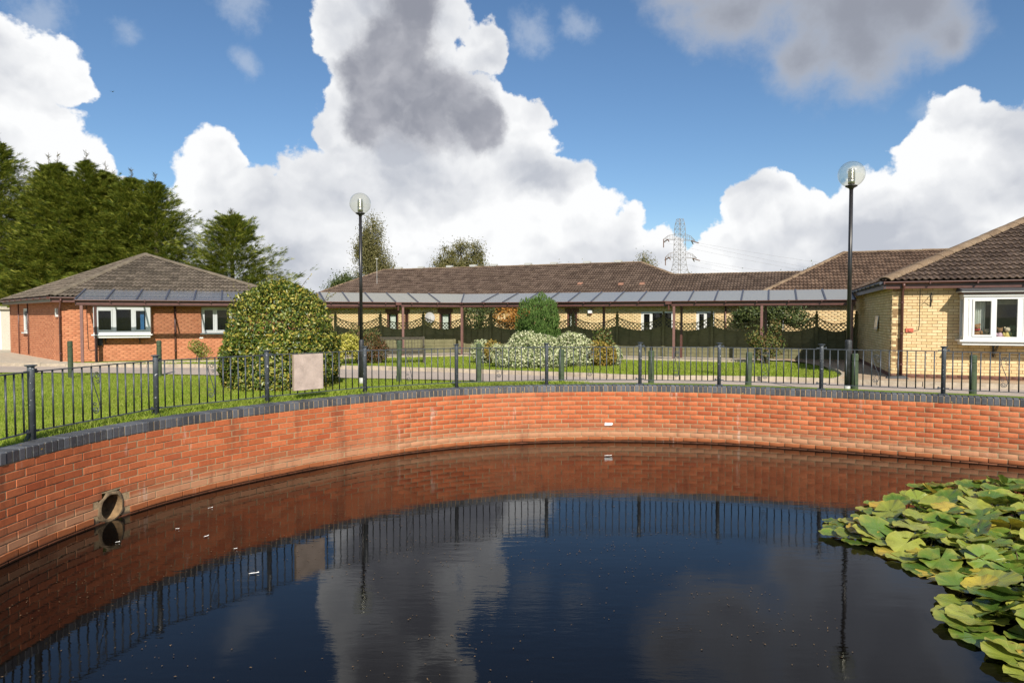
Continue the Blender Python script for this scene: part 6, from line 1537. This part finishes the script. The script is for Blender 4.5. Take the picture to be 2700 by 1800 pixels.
# ------------------------------------------------------------------ bits floating on the pond
def floating():
    fl = [(1.45, 10.24, .2, .08, 'white feather floating below the far wall beneath the white scrap', .2), (-2.11, 5.51, .13, .03, 'long white feather floating on the blue reflection at the left', .3), (-3.31, 6.68, .07, .02, 'small white feather near the drain pipe, on brick reflection', -.2), (-2.92, 6.45, .08, .03, 'curled white feather right of the drain pipe', .9), (-3.67, 6.28, .06, .02, 'tiny white feather just below the drain pipe mouth', .4), (-2.5, 6.1, .05, .02, 'tiny white feather furthest right of the left-hand feathers', 0), (-3.31, 7.42, .08, .015, 'thin white feather close under the left wall beyond the pipe', .5)]
    for x, y, L, w, lab, a in fl:
        L *= .6; w *= .55
        mb = MB(); n = 8; V = []; ca, sa = math.cos(a), math.sin(a)
        for i in range(n + 1):
            t = i / n; ww = w * math.sin(math.pi * min(1, t * 1.02 + .03)) * .5
            for sgn in (-1, 0, 1): lx, ly = (t - .5) * L, sgn * ww + .15 * w * math.sin(3 * t); V.append((x + lx * ca - ly * sa, y + lx * sa + ly * ca, WATER + .006 + (.012 * t * t if sgn == 0 else .004)))
        F = []
        for i in range(n): F += [(3 * i, 3 * i + 3, 3 * i + 4, 3 * i + 1), (3 * i + 1, 3 * i + 4, 3 * i + 5, 3 * i + 2)]
        mb.add(V, F); tag(mb.build('feather', 'feather', loc=(x, y, WATER)), lab, 'feather', 'feathers on the pond')
    n = 2600; a = RNG.random(n); X = RNG.uniform(-3.8, 2.6, n); Yv = RNG.uniform(3.3, 9.0, n)
    dens = np.array([mnoise.noise(Vector((x * .55, y * .55, 4.))) for x, y in zip(X, Yv)]); ok = (pond_d(np.stack([X, Yv], 1)) > .2) & (dens * 1.6 + RNG.random(n) * .45 > .30) & (X - .15 * Yv < 1.6)
    X, Yv = X[ok], Yv[ok]; m = len(X); C = np.stack([X, Yv, np.full(m, WATER + .004)], 1); D = unit(m) * [1, 1, .05]; V, F = leaves(C, D, np.tile([0, 0, 1.], (m, 1)), RNG.uniform(.006, .022, m), RNG.uniform(.004, .011, m), .25)
    o = np_mesh('floating_debris', V, F, 'debris', None, 'stuff'); tag(o, 'scattered brown specks and leaf crumbs floating on the dark water', 'debris')
floating()

# ------------------------------------------------------------------ grass blades
def grass():
    near = np.array([p[:2] for p in resample(catmull(NEAR), 400)]); far = np.array([p[:2] for p in resample(catmull(FAR), 400)])
    def side(P, line):      # True on the pond side of a road edge
        out = np.empty(len(P), bool)
        for i in range(0, len(P), 20000):
            q = P[i:i + 20000]; d = ((q[:, None] - line[None]) ** 2).sum(2); k = np.clip(d.argmin(1), 0, len(line) - 2); t = line[k + 1] - line[k]; r = q - line[k]; out[i:i + 20000] = (t[:, 0] * r[:, 1] - t[:, 1] * r[:, 0]) < 0
        return out
    def outside(P):         # not within the pond outline
        q = P - [1.6, 6]; a = np.arctan2(q[:, 1], q[:, 0]) % (2 * math.pi); rc = np.hypot(*(CV - [1.6, 6]).T); ac = np.arange(len(CV)) * 2 * math.pi / len(CV)
        return np.hypot(q[:, 0], q[:, 1]) > np.interp(a, ac, rc, period=2 * math.pi)
    def blades(P, h, w):
        n = len(P); z = gz_d(pond_d(P)); a = RNG.random(n) * 2 * math.pi; hh = h * (.5 + .9 * RNG.random(n)); b = np.column_stack([P, z]); s = np.stack([np.cos(a), np.sin(a), np.zeros(n)], 1) * w * .5; ln = np.stack([RNG.normal(size=n) * .55, RNG.normal(size=n) * .55, np.ones(n)], 1)
        tip = b + ln * hh[:, None]; mid = b + ln * np.array([.35, .35, .6]) * hh[:, None]
        V = np.stack([b - s, b + s, mid + s * .7, tip, mid - s * .7], 1).reshape(-1, 3); k = np.arange(n)[:, None] * 5
        return V, np.concatenate([k + [0, 1, 2], k + [0, 2, 4], k + [4, 2, 3]], 0)
    # near lawn between coping and road
    n = 420000; Y = 4.2 + 15.5 * RNG.random(n) ** 1.25; X = -Y * .82 + RNG.random(n) * Y * .82 + RNG.random(n) * 1.5; P = np.stack([X, Y], 1); d = pond_d(P); cen = ((P - [1.6, 6]) ** 2).sum(1); ok = (d > .23) & outside(P) & side(P, near); P = P[ok]; d = d[ok]
    V, F = blades(P, .042, .0075); o = np_mesh('grass', V, F, 'grass', None, 'stuff'); tag(o, 'short mown green grass of the near lawn between pond wall and road', 'grass')
    k = RNG.choice(len(P), 420, replace=False); C = np.column_stack([P[k], gz_d(pond_d(P[k])) + .03]); V, F = leaves(C, unit(420) * [1, 1, .3], unit(420) * .5 + [0, 0, 1], RNG.uniform(.015, .04, 420), RNG.uniform(.012, .025, 420)); o = np_mesh('fallen_leaves', V, F, 'limeleaf', None, 'stuff'); tag(o, 'small yellow fallen leaves scattered over the near lawn', 'leaves')
    # lawn beyond the road
    n = 330000; Y = RNG.uniform(13.8, 28, n); X = RNG.uniform(-14.5, 10.0, n); P = np.stack([X, Y], 1)
    ok = ~side(P, far + 0) & (np.sqrt(((P[:, None, :] - far[None, ::8]) ** 2).sum(2)).min(1) > .12)
    s = (P - CN) @ UR; t = (P - CN) @ NR; sl = (P - CN) @ UL; tl = (P - CN) @ NL
    ok &= np.where(P[:, 0] > CN[0], t < -.55, tl < -.55)
    edge = np.array(catmull([(7.7, 16.4), (8.5, 17.5), (9.15, 19.0), (9.7, 21.3), (9.95, 23.4)])); xe = np.interp(P[:, 1], edge[:, 1], edge[:, 0]); ok &= (P[:, 0] < xe - .06)
    P = P[ok]; V, F = blades(P, .055, .014); o = np_mesh('grass', V, F, 'grass', None, 'stuff'); tag(o, 'short mown green grass of the far lawn between road and walkway', 'grass')
grass()

# ------------------------------------------------------------------ a gull far off in the blue
def bird():
    c = v3((-.578 * 160, 160, 1.6 + .325 * 160)); o = thing('bird', 'tiny dark bird gliding high in the blue at the upper left', 'bird', tuple(c)); mb = MB()
    mb.tube([c + v3((0, .35, 0)), c, c + v3((0, -.3, .02))], [.03, .09, .02], 6)
    for s in (-1, 1): mb.add([c + v3((0, .12, .03)), c + v3((s * .35, .16, .16)), c + v3((s * .8, .0, .05)), c + v3((s * .35, -.06, .14)), c + v3((0, -.1, .03))], [(0, 1, 3, 4), (1, 2, 3)])
    mb.build('body', 'black_paint', o)
bird()
